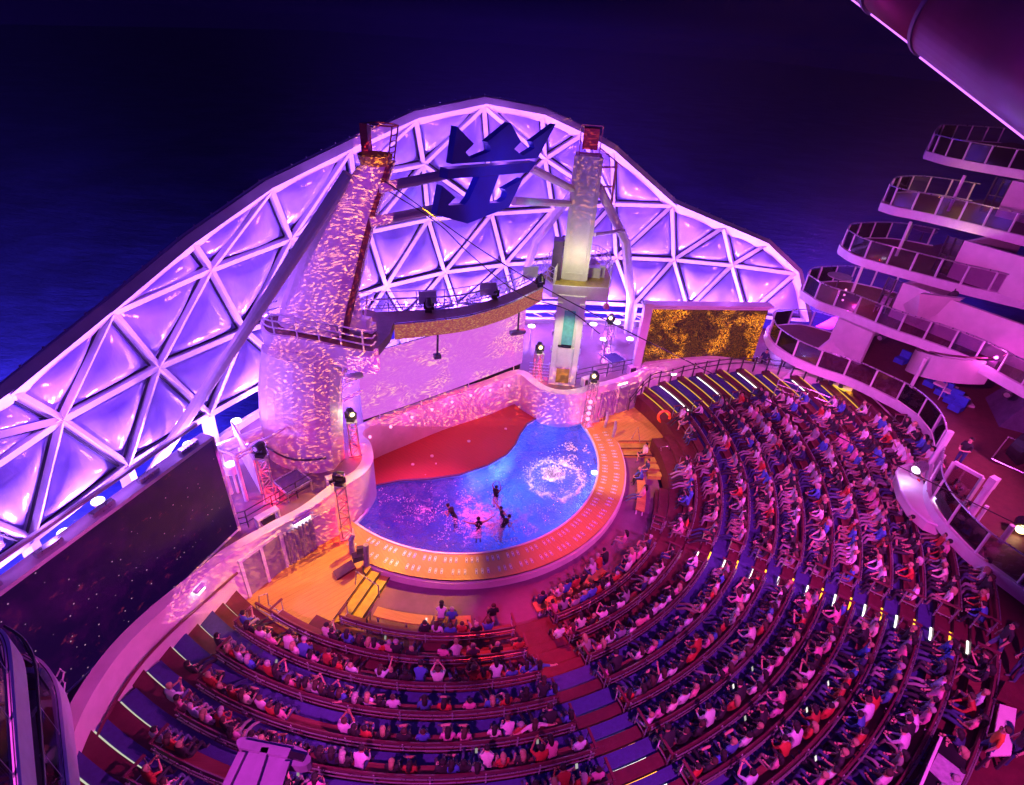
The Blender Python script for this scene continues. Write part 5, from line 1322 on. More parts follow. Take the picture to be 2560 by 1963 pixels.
m = MB(); m.rail([at(2345, 1000, 5.3), at(2360, 960, 5.3), at(2395, 935, 5.3), at(2420, 930, 5.3)], [at(2345, 1000, 5.3), at(2360, 960, 5.3), at(2395, 935, 5.3)], 1.0, .022, (1, .8, .6, .4, .2)); part('railing', m, M_white, t)
p = at(2545, 1160, 5.3); t = thing('fan_speaker', 'big black round speaker in a frame on the red deck at the right edge', 'speaker', p)
m = MB(); m.tube([p + Vector((0, -.2, 1.0)), p + Vector((-.25, .3, 1.05))], [.95, .8], 24); part('drum', m, M_black, t)
m = MB(); m.tube([p + Vector((-1.1, .2, 0)), p + Vector((-1.0, .2, 1.3)), p + Vector((.6, -.9, 1.3)), p + Vector((.6, -.9, 0))], .035, 6); m.tube([p + Vector((-1.1, .2, .05)), p + Vector((.2, -1.3, .05))], .035, 6); part('frame', m, M_steel, t)
p = at(2555, 1055, 5.3); m = MB(); m.loft([[p + Vector((x, y, 0)) for x, y in ((-1.6, -.6), (1.4, -2.0), (2.2, 1.5), (-.4, 2.2))], [p + Vector((x + .5, y + .4, 2.3)) for x, y in ((-.2, -.3), (1.4, -1.0), (2.0, 1.2), (.3, 1.4))]]); solo('covered_equipment', m, M_hull, 'tall purple covered equipment on the red deck behind the round speaker', 'equipment')

# light platform hung on the edge of the red deck
cp_ = [at(x, y, 4.95) for x, y in ((2240, 1183), (2248, 1170), (2270, 1162), (2300, 1160), (2322, 1175), (2328, 1205), (2345, 1245), (2385, 1300), (2440, 1348), (2484, 1385), (2468, 1400), (2440, 1380), (2395, 1330), (2360, 1322), (2318, 1305), (2280, 1272), (2252, 1228))]
t = thing('light_platform', 'boat shaped pale platform hung on the red deck edge over the audience', 'platform', cp_[0])
m = MB(); m.prism([(p.x, p.y) for p in cp_], 4.5, 4.95); part('body', m, M_white2, t)
m = MB(); m.tube([p + Vector((0, 0, .02)) for p in cp_], .06, 6, closed=True); part('edge', m, M_white, t)
m = MB(); a_ = at(2270, 1330, 4.5); m.tube([at(2305, 1300, 4.5), at(2283, 1345, 3.4)], .12, 10); part('strut', m, M_white, t)
for px, py, lab in ((2290, 1190, 'silver domed light at the upper end of the boat shaped platform'), (2345, 1268, 'silver domed light at the lower end of the boat shaped platform')):
    p = at(px, py, 4.97); t = thing('domed_light', lab, 'stage light', p, 'silver domed lights')
    m = MB(); m.cyl(p, p + Vector((0, 0, .12)), .26, 16); part('base', m, M_steel, t)
    m = MB(); m.bar(p + Vector((-.22, 0, .1)), p + Vector((-.22, 0, .5)), .06, .14); m.bar(p + Vector((.22, 0, .1)), p + Vector((.22, 0, .5)), .06, .14); part('yoke', m, M_white, t)
    m = MB(); m.tube([p + Vector((.25, .1, .62)), p + Vector((.1, .04, .55)), p + Vector((-.25, -.12, .42))], [.12, .25, .22], 14); part('head', m, M_steel, t)
    m = MB(); m.cyl(p + Vector((-.26, -.125, .415)), p + Vector((-.275, -.135, .41)), .17, 14); part('lens', m, G_lamp, t)
point('domed_light_glow', at(2268, 1192, 5.3), 18, (.5, .3, 1), .05)
for (x0, y0, z0), (x1, y1, z1), r, lab in (((2322, 1172, 5.0), (2380, 1072, 7.1), .13, 'thick pale pole rising at the curve of the red deck'), ((2392, 1335, 5.0), (2463, 1230, 7.4), .14, 'thick pale pole with a small box on top'), ((2426, 1325, 5.0), (2462, 1265, 6.3), .07, 'short thin pole beside the thick pole on the red deck edge'), ((2490, 1370, 5.0), (2532, 1317, 6.2), .1, 'short thick pole at the right end of the boat shaped platform'), ((2330, 1190, 5.0), (2355, 1140, 6.2), .06, 'thin white rail post by the light platform')):
    a_ = at(x0, y0, z0); m = MB(); m.tube([a_, Vector((a_.x, a_.y, z1))], r, 10)
    if 'box' in lab: m.box(Vector((a_.x, a_.y, z1 + .25)), (.3, .25, .5), (1, .5, 0))
    solo('deck_pole', m, M_white, lab, 'pole', 'pale poles on the red deck edge')
f4 = [at(x, y, 5.35) for x, y in ((2345, 1222), (2412, 1262))]; m = MB(); a_, b_ = f4
for p, q in ((a_, b_), (a_ + Vector((0, 0, 1.45)), b_ + Vector((0, 0, 1.45))), (a_, a_ + Vector((0, 0, 1.45))), (b_, b_ + Vector((0, 0, 1.45)))): m.bar(p, q, .1, .14)
t = thing('framed_panel', 'square glass panel in a thick white frame on the red deck edge', 'panel', a_); part('frame', m, M_white, t)
m = MB(); m.bar(a_ + Vector((0, 0, .72)), b_ + Vector((0, 0, .72)), .02, 1.3); part('pane', m, M_glass, t)
p = at(2556, 1318, 5.6); t = thing('work_lamp', 'bright yellow white lamp at the right edge of the red deck', 'lamp', p); m = MB(); m.tube([p + Vector((.2, .2, .1)), p + Vector((-.1, -.12, 0))], .3, 14); part('housing', m, M_black, t); m = MB(); m.tube([p + Vector((-.1, -.12, 0)), p + Vector((-.12, -.15, 0))], .2, 14); part('lens', m, G_warm, t)

# ------------------------------------------------------------------ slide tubes top right
ax0, ax1 = atd(2190, -125, 16.0), atd(2676, 196, 13.0); d_ = unit(ax1 - ax0); L_ = (ax1 - ax0).length; SR = .78
t = thing('tube_slide', 'giant dark magenta tube slide with a glowing violet strip at the top right', 'slide', ax0)
m = MB(); m.tube([ax0 - d_ * 6, ax0 + d_ * L_ * .50], SR, 40); part('tube', m, M_slide, t, smooth=True)
m = MB(); m.tube([ax0 + d_ * (L_ * .50 - .05), ax0 + d_ * (L_ + 5)], SR + .06, 40); part('tube', m, M_slide, t, smooth=True)
for u in (.18, .50):
    m = MB(); m.tube([ax0 + d_ * (L_ * u - .04), ax0 + d_ * (L_ * u + .04)], SR + (.05 if u < .4 else .09), 40); part('flange', m, M_hull, t)
vw = unit((ax0 + ax1) / 2 - Vector(CP)); side_ = unit(vw.cross(d_))
if side_.dot(Vector(RM @ np.array([-.606, .795, 0]))) < 0: side_ = -side_
for k, (ua, ub, rr) in enumerate(((-.6, -.02, 0), (-.01, .165, 0), (.195, .33, 0), (.335, .485, 0), (.52, .72, .06), (.725, 1.2, .06))):
    m = MB(); o = side_ * (SR + rr + .012); m.bar(ax0 + d_ * L_ * ua + o, ax0 + d_ * L_ * ub + o, .04, .03, side_); part('light_strip', m, G_violet, t)
spot('slide_lamp', ax0 + d_ * L_ * .3 + side_ * 3.0 - vw * 1.5, ax0 + d_ * L_ * .45, 60, (.9, .03, .6), 110, 1, .3)
b0, b1 = atd(2560, -150, 17.5), atd(2900, 90, 15); m = MB(); m.tube([b0 - unit(b1 - b0) * 4, b1 + unit(b1 - b0) * 3], 1.2, 32); solo('tube_slide', m, M_slide, 'second purple slide tube in the top right corner behind the big one', 'slide', None, True)
spot('slide_lamp', b0 + Vector((-3, -8, -2)), b0 + (b1 - b0) * .4, 350, (.5, .03, .9), 60, 1, .3)

# ------------------------------------------------------------------ port balconies, bottom left
def port_balcony(z, px, lab):
    F = [at(x, y, z) for x, y in px]; F.append(F[-1] + unit(F[-1] - F[-2]) * 2.5)
    path = smooth_path(F, 5)
    t = thing('balcony', lab, 'balcony', F[2], 'port side balconies')
    poly = [(p.x, p.y) for p in path] + [(path[-1].x - 7, path[-1].y - 1), (path[0].x - 6, path[0].y + .5)]
    m = MB(); prism_tri(m, poly, z - .5, z); part('floor', m, M_redfloor, t)
    m = MB(); m.sweep(path, [(-.05, -.62), (-.05, .04), (.10, .04), (.10, -.62)]); part('fascia', m, M_white, t)
    m = MB()
    for k in along(path, .45): m.box(k + Vector((-.07, 0, .044)), (.02, .09, .012), (1, .2, 0))
    part('edge_slot', m, M_dark, t)
    m = MB(); m.sweep(path, [(.045, .041), (.045, .05), (.03, .05), (.03, .041)]); m.sweep(path, [(-.0, .041), (-.0, .05), (-.015, .05), (-.015, .041)]); part('edge_line', m, M_dark, t)
    pts = along(path, 1.05, .5)
    for p in pts: m = MB(); m.bar(p + Vector((.0, 0, .04)), p + Vector((.0, 0, 1.1)), .05, .05); part('post', m, M_white, t)
    for a, b in zip(pts[:-1], pts[1:]): m = MB(); m.bar(a + Vector((.03, 0, .6)), b + Vector((.03, 0, .6)), .015, .9); part('glass_panel', m, M_glass, t)
    m = MB(); m.tube([p + Vector((.03, 0, 1.12)) for p in path], .03, 6); part('top_rail', m, M_dark, t)
    return path


port_balcony(7.8, [(60, 1640), (98, 1665), (124, 1700), (138, 1745), (144, 1800), (152, 1880), (160, 1963)], 'lower port side balcony with glass rail at the bottom left corner')
port_balcony(10.3, [(-60, 1575), (-10, 1585), (8, 1610), (15, 1650), (20, 1720), (28, 1850), (36, 1963)], 'upper port side balcony cut off by the left edge of the photo')
a_, b_ = at(74, 1760, 7.8), at(100, 1990, 7.8); m = MB(); m.bar(a_ + Vector((0, 0, 1.1)), b_ + unit(b_ - a_) * 2 + Vector((0, 0, 1.1)), .15, 2.2); solo('cabin_wall', m, M_hull, 'dark magenta cabin wall behind the lower port side balcony', 'wall')
a_ = at(112, 1800, 7.8); m = MB(); m.box(a_ + Vector((-.2, 0, .5)), (.5, .6, .12)); m.box(a_ + Vector((-.25, .45, .75)), (.5, .12, .6)); solo('lounge_chair', m, M_cloth, 'pale lounge chair behind the glass of the lower port side balcony', 'chair')
spot('port_lamp', (-3, -2, 18), (-9.2, 5, 8), 900, (1, .15, .75), 50, .8, .3)
p = at(168, 1830, 3.0); t = thing('signal_rack', 'small white wire rack with a panel at the foot of the left wall', 'rack', p); m = MB()
for k in range(5): q = p + Vector((.25 * k - .5, -.3 * k + .9, 1.2)); m.tube([q, q + Vector((.12, .1, .22)), q + Vector((.28, .02, .22)), q + Vector((.25, -.1, 0))], .025, 5)
part('hoops', m, M_white, t); m = MB(); m.box(p + Vector((0, 0, .6)), (.6, .1, 1.0), (1, -1, 0)); part('panel', m, M_white, t)

# ------------------------------------------------------------------ T shaped beam end near the camera, bottom centre left
zt_ = 13.0
pl = [at(x, y, zt_) for x, y in ((612, 1882), (600, 1872), (591, 1860), (592, 1850), (600, 1844), (621, 1842), (670, 1853), (746, 1866), (766, 1877), (777, 1893), (776, 1905), (766, 1914), (746, 1917), (713, 1911), (690, 1980), (660, 2090), (520, 2060), (565, 1968))]
t = thing('steel_beam', 'purple lit T shaped steel beam end close to the camera at the bottom', 'beam', pl[0])
m = MB(); prism_tri(m, [(p.x, p.y) for p in pl], zt_ - .16, zt_); part('plate', m, M_beam, t)
m = MB()
for (x0, y0), (x1, y1) in (((606, 1884), (548, 2005)), ((664, 1872), (612, 2030)), ((716, 1907), (672, 2050))): m.bar(at(x0, y0, zt_ + .03), at(x1, y1, zt_ + .03), .09, .07)
m.bar(at(604, 1862, zt_ + .03), at(724, 1886, zt_ + .03), .10, .07); part('rib', m, M_beam, t)
m = MB(); p = at(741, 1893, zt_ + .02); m.box(p + Vector((0, 0, .02)), (.20, .07, .04), (1, -.15, 0)); part('plate_socket', m, M_black, t)

# ------------------------------------------------------------------ people


def objmat(name, kind):
    m = bpy.data.materials.new(name); t = NT(m); p = t.n['Principled BSDF']; oi = t.new('ShaderNodeObjectInfo')
    if kind == 'color':
        c = t.coord(); n = t.noise(c, 14, 3); t.put(p.inputs['Base Color'], t.mix(t.math('MULTIPLY', n, .35), oi.outputs['Color'], (.02, .02, .03, 1))); p.inputs['Roughness'].default_value = .8
    else:
        r = t.math('FRACT', t.math('MULTIPLY', oi.outputs['Random'], 7.31 if kind == 'skin' else 3.7))
        cols = {'skin': [(0.0, (.50, .28, .19)), (.55, (.58, .36, .26)), (.8, (.34, .17, .10)), (.93, (.12, .055, .035))],
                'pants': [(0, (.02, .02, .03)), (.30, (.03, .05, .14)), (.55, (.07, .09, .20)), (.75, (.22, .18, .15)), (.85, (.30, .28, .30)), (.92, (.05, .05, .06))]}[kind]
        n = t.new('ShaderNodeValToRGB'); n.color_ramp.interpolation = 'CONSTANT'; e = n.color_ramp.elements
        while len(e) < len(cols): e.new(.5)
        for i, (a, b) in enumerate(cols): e[i].position = a; e[i].color = (*b, 1)
        t.put(n.inputs[0], r); t.put(p.inputs['Base Color'], n.outputs[0]); p.inputs['Roughness'].default_value = .55 if kind == 'skin' else .85
    return m


MP = [objmat('top_cloth', 'color'), objmat('trouser_cloth', 'pants'), objmat('skin', 'skin'), mat('shoe', (.08, .08, .09), .6), M_black]
M_hair = objmat('hair', 'color')


def body(J, wear='trousers'):
    """one continuous skinned body from a joint table; returns a mesh with cloth, skin and shoe faces"""
    J = {k: Vector(v) for k, v in J.items()}
    for s in 'lr':
        J['sh' + s] = J.get('sh' + s)
    seq = [('pelvis', 'spine', .125), ('spine', 'chest', .125), ('chest', 'neck', .055), ('neck', 'head', .075), ('head', 'crown', .085)]
    rad = dict(pelvis=.135, spine=.125, chest=.135, neck=.052, head=.085, crown=.07)
    E = [(a, b) for a, b, _ in seq]
    for s in 'lr':
        rad.update({'sh' + s: .062, 'el' + s: .047, 'wr' + s: .030, 'pa' + s: .034, 'hi' + s: .092, 'kn' + s: .062, 'an' + s: .044, 'to' + s: .036})
        E += [('chest', 'sh' + s), ('sh' + s, 'el' + s), ('el' + s, 'wr' + s), ('wr' + s, 'pa' + s), ('pelvis', 'hi' + s), ('hi' + s, 'kn' + s), ('kn' + s, 'an' + s), ('an' + s, 'to' + s)]
    names = list(rad); idx = {n: i for i, n in enumerate(names)}
    me = bpy.data.meshes.new('b'); me.from_pydata([J[n] for n in names], [(idx[a], idx[b]) for a, b in E], [])
    o = bpy.data.objects.new('b', me); COL.objects.link(o)
    mo = o.modifiers.new('s', 'SKIN'); sv = me.skin_vertices[0].data
    for n in names: sv[idx[n]].radius = (rad[n], rad[n]); sv[idx[n]].use_root = (n == 'pelvis')
    su = o.modifiers.new('u', 'SUBSURF'); su.levels = 1; su.render_levels = 1
    dg = bpy.context.evaluated_depsgraph_get(); dg.update(); ev = o.evaluated_get(dg); tm = ev.to_mesh()
    mb = MB(); V = [v.co.copy() for v in tm.vertices]; F = [tuple(p.vertices) for p in tm.polygons]; ev.to_mesh_clear()
    bpy.data.objects.remove(o)
    seg = {('pelvis', 'spine'): 0, ('spine', 'chest'): 0, ('chest', 'neck'): 0, ('neck', 'head'): 2, ('head', 'crown'): 2}
    for s in 'lr':
        seg.update({('chest', 'sh' + s): 0, ('sh' + s, 'el' + s): 0, ('el' + s, 'wr' + s): 2, ('wr' + s, 'pa' + s): 2, ('pelvis', 'hi' + s): 1, ('hi' + s, 'kn' + s): 1,
                    ('kn' + s, 'an' + s): 2 if wear == 'shorts' else 1, ('an' + s, 'to' + s): 3})
        if wear == 'sleeves': seg.update({('el' + s, 'wr' + s): 0})
        if wear == 'swim': seg.update({('sh' + s, 'el' + s): 2, ('hi' + s, 'kn' + s): 2, ('kn' + s, 'an' + s): 2, ('an' + s, 'to' + s): 2, ('pelvis', 'hi' + s): 0})
    def near(c):
        best = 9; k = 0
        for (a, b), mi in seg.items():
            p, q = J[a], J[b]; d = q - p; u = max(0, min(1, (c - p).dot(d) / max(1e-6, d.length_squared))); e = (c - p - d * u).length - .5 * (rad[a] + (rad[b] - rad[a]) * u)
            if e < best: best, k = e, mi
        return k
    mb.v = V
    for f in F:
        c = sum((V[i] for i in f), Vector()) / len(f); mb.f.append(f); mb.m.append(near(c))
    fwd = unit(J.get('look', Vector((0, 1, -.1)))); rt = fwd.cross(Vector((0, 0, 1))).normalized(); hd = J['head'].lerp(J['crown'], .25)
    mb.k = 2; mb.ball(hd + fwd * .095 + Vector((0, 0, -.01)), .018, 6, 4, (1, 1, 1.4))
    for k in (-1, 1): mb.ball(hd + rt * .09 * k + Vector((0, 0, -.01)), .022, 6, 4, (.5, 1, 1.3))
    mb.k = 4
    for k in (-1, 1): mb.ball(hd + fwd * .083 + rt * .033 * k + Vector((0, 0, .022)), .011, 5, 3)
    mb.box(hd + fwd * .088 + Vector((0, 0, -.055)), (.042, .012, .010), rt)
    mb.k = 2
    for s in 'lr':
        w, p = J['wr' + s], J['pa' + s]; d = unit(p - w); n = unit(d.cross(Vector((0, 0, 1)) if abs(d.z) < .9 else Vector((0, 1, 0)))); c = n.cross(d)
        for k, L in enumerate((.058, .072, .078, .070)):
            b = p + n * (.018 * (k - 1.5)) + d * .015; mb.tube([b, b + d * L * .55, b + d * L * .9 - c * L * .35 * (1 if c.z > 0 else -1)], [.0095, .009, .006], 5)
        sg = 1 if s == 'l' else -1
        b = w.lerp(p, .45) + n * .02 * sg; mb.tube([b, b + n * .03 * sg + d * .02, b + n * .035 * sg + d * .055], [.011, .010, .007], 5)
    return mb, hd, fwd, rt


def hairmesh(hd, fwd, rt, long):
    m = MB(); up = Vector((0, 0, 1)); back = -fwd
    c = hd + Vector((0, 0, .03)) + back * .018; vs = []; fs = []; n = 12; rings = 5
    for i in range(rings + 1):
        th = (PI * .62) * i / rings
        for k in range(n):
            a = 2 * PI * k / n; dv = (fwd * math.cos(a) + rt * math.sin(a)) * math.sin(th) + up * math.cos(th)
            cut = 1.0
            p = c + dv * .108
            if math.cos(a) > .3 and th > 1.0: p = c + ((fwd * math.cos(a) + rt * math.sin(a)) * math.sin(1.0) + up * math.cos(1.0)) * .106
            vs.append(p)
    for i in range(rings):
        for k in range(n): fs.append((i * n + k, (i + 1) * n + k, (i + 1) * n + (k + 1) % n, i * n + (k + 1) % n))
    m.add(vs, fs)
    if long: m.tube([c + back * .05 + up * .03, c + back * .085 - up * .09, c + back * .10 - up * .24, c + back * .09 - up * .33], [.085, .09, .085, .04], 8)
    return m


def seated(lean=0.0, arms='lap', legs='bent', twist=0.0, hdz=0.0):
    y = lambda h: lean * (h - .48)
    J = dict(pelvis=(0, 0, .50), spine=(0, -.04 + y(.74), .74), chest=(0, -.03 + y(.97), .97), neck=(0, -.01 + y(1.1), 1.10), head=(twist * .05, .015 + y(1.19), 1.19), crown=(twist * .06, .02 + y(1.31), 1.30),
             look=(twist, 1, -.15 + hdz))
    cy = J['chest'][1]
    for s, k in (('l', -1), ('r', 1)):
        J['sh' + s] = (.185 * k, cy, 1.0)
        J['hi' + s] = (.095 * k, .05, .48)
        if legs == 'bent': J['kn' + s] = (.12 * k, .44, .50); J['an' + s] = (.12 * k, .47, .09); J['to' + s] = (.13 * k, .62, .045)
        elif legs == 'out': J['kn' + s] = (.13 * k, .46, .42); J['an' + s] = (.15 * k, .80, .12); J['to' + s] = (.16 * k, .92, .16)
        else:
            if s == 'r': J['kn' + s] = (.10, .44, .58); J['an' + s] = (-.22, .46, .50); J['to' + s] = (-.34, .52, .46)
            else: J['kn' + s] = (-.13, .44, .49); J['an' + s] = (-.12, .47, .09); J['to' + s] = (-.13, .62, .045)
        if arms == 'lap': J['el' + s] = (.225 * k, cy + .02, .74); J['wr' + s] = (.15 * k, cy + .24, .62); J['pa' + s] = (.115 * k, cy + .31, .60)
        elif arms == 'knees': J['el' + s] = (.22 * k, cy + .12, .72); J['wr' + s] = (.12 * k, cy + .30, .62); J['pa' + s] = (.07 * k, cy + .36, .60)
        elif arms == 'phone': J['el' + s] = (.24 * k, cy + .22, .86); J['wr' + s] = (.09 * k, cy + .34, 1.10); J['pa' + s] = (.05 * k, cy + .37, 1.17)
        elif arms == 'up':
            if s == 'r': J['el' + s] = (.30, cy + .10, 1.22); J['wr' + s] = (.30, cy + .28, 1.44); J['pa' + s] = (.30, cy + .33, 1.51)
            else: J['el' + s] = (-.25, cy + .06, .74); J['wr' + s] = (-.14, cy + .28, .66); J['pa' + s] = (-.08, cy + .34, .64)
        elif arms == 'wide': J['el' + s] = (.42 * k, cy - .05, .92); J['wr' + s] = (.62 * k, cy - .06, .86); J['pa' + s] = (.70 * k, cy - .04, .84)
        elif arms == 'clap': J['el' + s] = (.25 * k, cy + .16, .80); J['wr' + s] = (.05 * k, cy + .34, .96); J['pa' + s] = (.03 * k, cy + .38, 1.03)
    return J


def standing(arms='down', stride=0.0, bend=0.0):
    y = lambda h: bend * (h - .95)
    J = dict(pelvis=(0, 0, .95), spine=(0, y(1.18), 1.18), chest=(0, y(1.40), 1.40), neck=(0, .01 + y(1.53), 1.53), head=(0, .02 + y(1.62), 1.62), crown=(0, .02 + y(1.74), 1.73), look=(0, 1, -.1))
    cy = J['chest'][1]
    for s, k in (('l', -1), ('r', 1)):
        J['sh' + s] = (.19 * k, cy, 1.43); J['hi' + s] = (.095 * k, 0, .90); J['kn' + s] = (.10 * k, .03 + stride * k, .50); J['an' + s] = (.11 * k, -.02 + stride * 1.6 * k, .09); J['to' + s] = (.12 * k, .13 + stride * 1.6 * k, .045)
        if arms == 'down': J['el' + s] = (.25 * k, cy - .02, 1.16); J['wr' + s] = (.27 * k, cy + .06, .92); J['pa' + s] = (.27 * k, cy + .08, .84)
        elif arms == 'front': J['el' + s] = (.25 * k, cy + .04, 1.17); J['wr' + s] = (.12 * k, cy + .26, 1.12); J['pa' + s] = (.06 * k, cy + .30, 1.12)
        elif arms == 'high': J['el' + s] = (.28 * k, cy + .05, 1.66); J['wr' + s] = (.16 * k, cy + .08, 1.90); J['pa' + s] = (.10 * k, cy + .09, 1.98)
        elif arms == 'side': J['el' + s] = (.46 * k, cy, 1.48); J['wr' + s] = (.68 * k, cy + .05, 1.60); J['pa' + s] = (.75 * k, cy + .06, 1.64)
    return J


POSES = []
for nm, J, wear in (('sitting upright', seated(), 'trousers'), ('sitting in long sleeves', seated(-.06, 'lap', 'bent', .15), 'sleeves'), ('leaning forward', seated(.38, 'knees'), 'sleeves'), ('leaning back', seated(-.18, 'lap', 'out'), 'trousers'), ('holding a phone', seated(.05, 'phone', 'bent', 0, .1), 'trousers'),
                    ('with crossed leg', seated(-.08, 'lap', 'cross', .3), 'shorts'), ('with raised arm', seated(0, 'up', 'bent'), 'trousers'), ('looking aside', seated(.1, 'clap', 'bent', -.7), 'shorts'), ('arms spread', seated(-.15, 'wide', 'out', .4), 'trousers')):
    mb, hd, fw, rt = body(J, wear); me = mb.mesh('person_body', MP, (0, 0, 0), True)
    POSES.append((nm, me, mb, [hairmesh(hd, fw, rt, l) for l in (False, True)], None)); POSES[-1] = POSES[-1][:4] + ([h.mesh('hair', M_hair, (0, 0, 0), True) for h in POSES[-1][3]],)
SHIRT = dict(w=('white', (.78, .75, .76)), k=('black', (.018, .018, .022)), r=('red', (.50, .05, .03)), b=('blue', (.06, .14, .50)), p=('pink', (.72, .28, .42)), g=('grey', (.28, .28, .30)), n=('navy', (.03, .04, .13)), y=('pale', (.70, .62, .50)), o=('orange', (.75, .18, .03)))
HAIR = [('dark haired', (.012, .009, .008)), ('brown haired', (.06, .03, .018)), ('fair haired', (.42, .30, .16)), ('grey haired', (.40, .38, .37))]


def nth(n):
    one = ['', 'first', 'second', 'third', 'fourth', 'fifth', 'sixth', 'seventh', 'eighth', 'ninth', 'tenth', 'eleventh', 'twelfth', 'thirteenth', 'fourteenth', 'fifteenth', 'sixteenth', 'seventeenth', 'eighteenth', 'nineteenth']
    if n < 20: return one[n]
    if n % 10 == 0: return {20: 'twentieth', 30: 'thirtieth', 40: 'fortieth'}[n]
    return {2: 'twenty-', 3: 'thirty-', 4: 'forty-'}[n // 10] + one[n % 10]


SIT = []   # (row, angle, shirt, block)
LEFT = {0: '1061k 1094w 1127b 1155r 1190k 1222b', 1: '816w 831k 867b 900k 924p 937p 953r 973p 990k 1032k 1108p 1141w 1183p 1243k 1298r',
        2: '605b 626k 653w 678p 712w 733w 754b 778p 811r 843r 879w 953w 976k 1015k 1047b 1095w 1138k 1184r 1207r 1243w 1280b 1316b 1353b',
        3: '540k 573r 592w 620b 668r 688k 724p 751r 768g 787w 804k 829k 855b 891k 918w 948k 983w 1060b 1111r 1175p 1229b 1266r 1316k 1362k 1384b',
        4: '474k 525r 561k 582r 608w 647w 678r 697p 860w 887k 912r 956k 1010k 1056b 1120p 1161p 1238w 1275w 1300r 1334w 1380k 1426b',
        5: '423w 448p 477w 513w 538r 557k 587p 628w 657r 690k 724r 746p 800k 830n 857k 892w 978k 1024r 1106k 1129b 1161k 1193g 1220w 1257r 1307k 1353r 1387p 1453w 1490p',
        6: '386w 420r 452k 690r 723k 752n 778p 1339p 1387w 1417r 1458r 1499p 1535b 1560b', 7: '362r 411w 1500p 1540b'}


def scr(p):
    v = RM.T @ (np.array(p) - CP); return PW / 2 + FOC * v[0] / v[2], PH / 2 + FOC * v[1] / v[2]


for i, L in LEFT.items():
    g = np.arange(AL[i], AISLE1[i][0] - .6, .1); xs = np.array([scr(pol(RAD[i] - .25, a, ZW[i] + 1.1))[0] for a in g])
    for w in L.split():
        x = float(w[:-1]); k = int(np.argmin(abs(xs - x)))
        if abs(xs[k] - x) < 12: SIT.append((i, float(g[k]), w[-1], 'left'))
for i in range(NR):
    dr = lambda: math.degrees(random.uniform(.44, .57) / RAD[i])
    for blk, a0, a1, fill in (('middle', AISLE1[i][1] + 1.1, AISLE2[i][0] - .8, .92 if i > 1 else .75), ('right', AISLE2[i][1] + 1.0, AR[i] + 1.8 - (210 if i else 160) / RAD[i], .90)):
        if i in (0,) and blk == 'right': fill = .35
        a = a0
        while a < a1:
            f = fill if (blk == 'middle' or a < 2) else fill * .85
            if random.random() < f: SIT.append((i, a, random.choice('wwwwpprkkkkkbbnggyyw' if blk == 'right' else 'wwwwppprrkkkkbbnggy'), blk))
            a += dr()
for a in (-68.2,): pass
ranked = sorted(SIT, key=lambda q: (pol(RAD[q[0]], q[1], ZW[q[0]] + 1) - Vector((0, 0, CAMZ))).length)
keep = ranked[:292]; rest = ranked[292:]
cnt = {}
keep.sort(key=lambda q: (q[3], q[0], scr(pol(RAD[q[0]] - .25, q[1], ZW[q[0]] + 1.1))[0]))


def put_person(base, rz, pose, shirt, hair, long, label, group, scale=.95, mesh=None, hmesh=None, name='person'):
    nm, me, mb, hmb, hm = POSES[pose] if mesh is None else (None, mesh, None, None, hmesh)
    o = bpy.data.objects.new(name, me); COL.objects.link(o); o.location = base; o.rotation_euler = (0, 0, rz); o.scale = (scale,) * 3
    o.color = (*shirt, 1); tag(o, label, 'person', group)
    h = bpy.data.objects.new('hair', hm[1 if long else 0]); COL.objects.link(h); h.parent = o; h.color = (*hair, 1); return o


PW_ = [.28, .24, .16, .14, .03, .11, .012, .02, .008]
for (i, a, s, blk) in keep:
    cnt[blk, i] = cnt.get((blk, i), 0) + 1
    pose = random.choices(range(9), PW_)[0]; hr_ = random.choices(HAIR, [.5, .25, .15, .1])[0]
    base = pol(RAD[i] - random.uniform(.22, .29), a, ZW[i] + .01)
    cn, col = SHIRT[s]; col = tuple(min(1, c * random.uniform(.8, 1.15)) for c in col)
    put_person(base, R_(a + 90 + random.uniform(-16, 16)), pose, col, hr_[1], random.random() < .42,
               '%s person in %s top, %s from the left, %s row of the %s block' % (hr_[0], cn, nth(cnt[blk, i]), ORD[i], blk), 'seated audience on the terrace benches', random.uniform(.86, 1.0))
# the remaining, farther audience as one mass
vs, fs, mi, cols = [], [], [], []; noff = 0
PANTS = [(.02, .02, .03), (.03, .05, .14), (.07, .09, .20), (.02, .02, .03), (.22, .18, .15), (.28, .26, .28)]; SKIN = [(.50, .28, .19), (.58, .36, .26), (.34, .17, .10), (.12, .055, .035)]
for (i, a, s, blk) in rest:
    pose = random.choices(range(9), PW_)[0]; nm, me, mb, hmb, hm = POSES[pose]; sc = random.uniform(.86, 1.0)
    rz = R_(a + 90 + random.uniform(-16, 16)); M = Matrix.Translation(pol(RAD[i] - .25, a, ZW[i] + .01)) @ Matrix.Rotation(rz, 4, 'Z') @ Matrix.Scale(sc, 4)
    sh = SHIRT[s][1]; pt = random.choice(PANTS); sk = random.choices(SKIN, [.45, .3, .15, .1])[0]; ha = random.choices(HAIR, [.5, .25, .15, .1])[0][1]
    for src, tones in ((mb, [sh, pt, sk, (.06, .06, .07), (.01, .01, .01)]), (hmb[random.random() < .42], [ha])):
        A = np.array([tuple(v) for v in src.v]); Mn = np.array(M); A = A @ Mn[:3, :3].T + Mn[:3, 3]
        vs.append(A); n0 = noff; noff += len(A)
        for f, m_ in zip(src.f, src.m): fs.append(tuple(k + n0 for k in f)); cols.append(tones[m_])
me = bpy.data.meshes.new('audience'); me.from_pydata(np.vstack(vs).tolist(), [], fs)
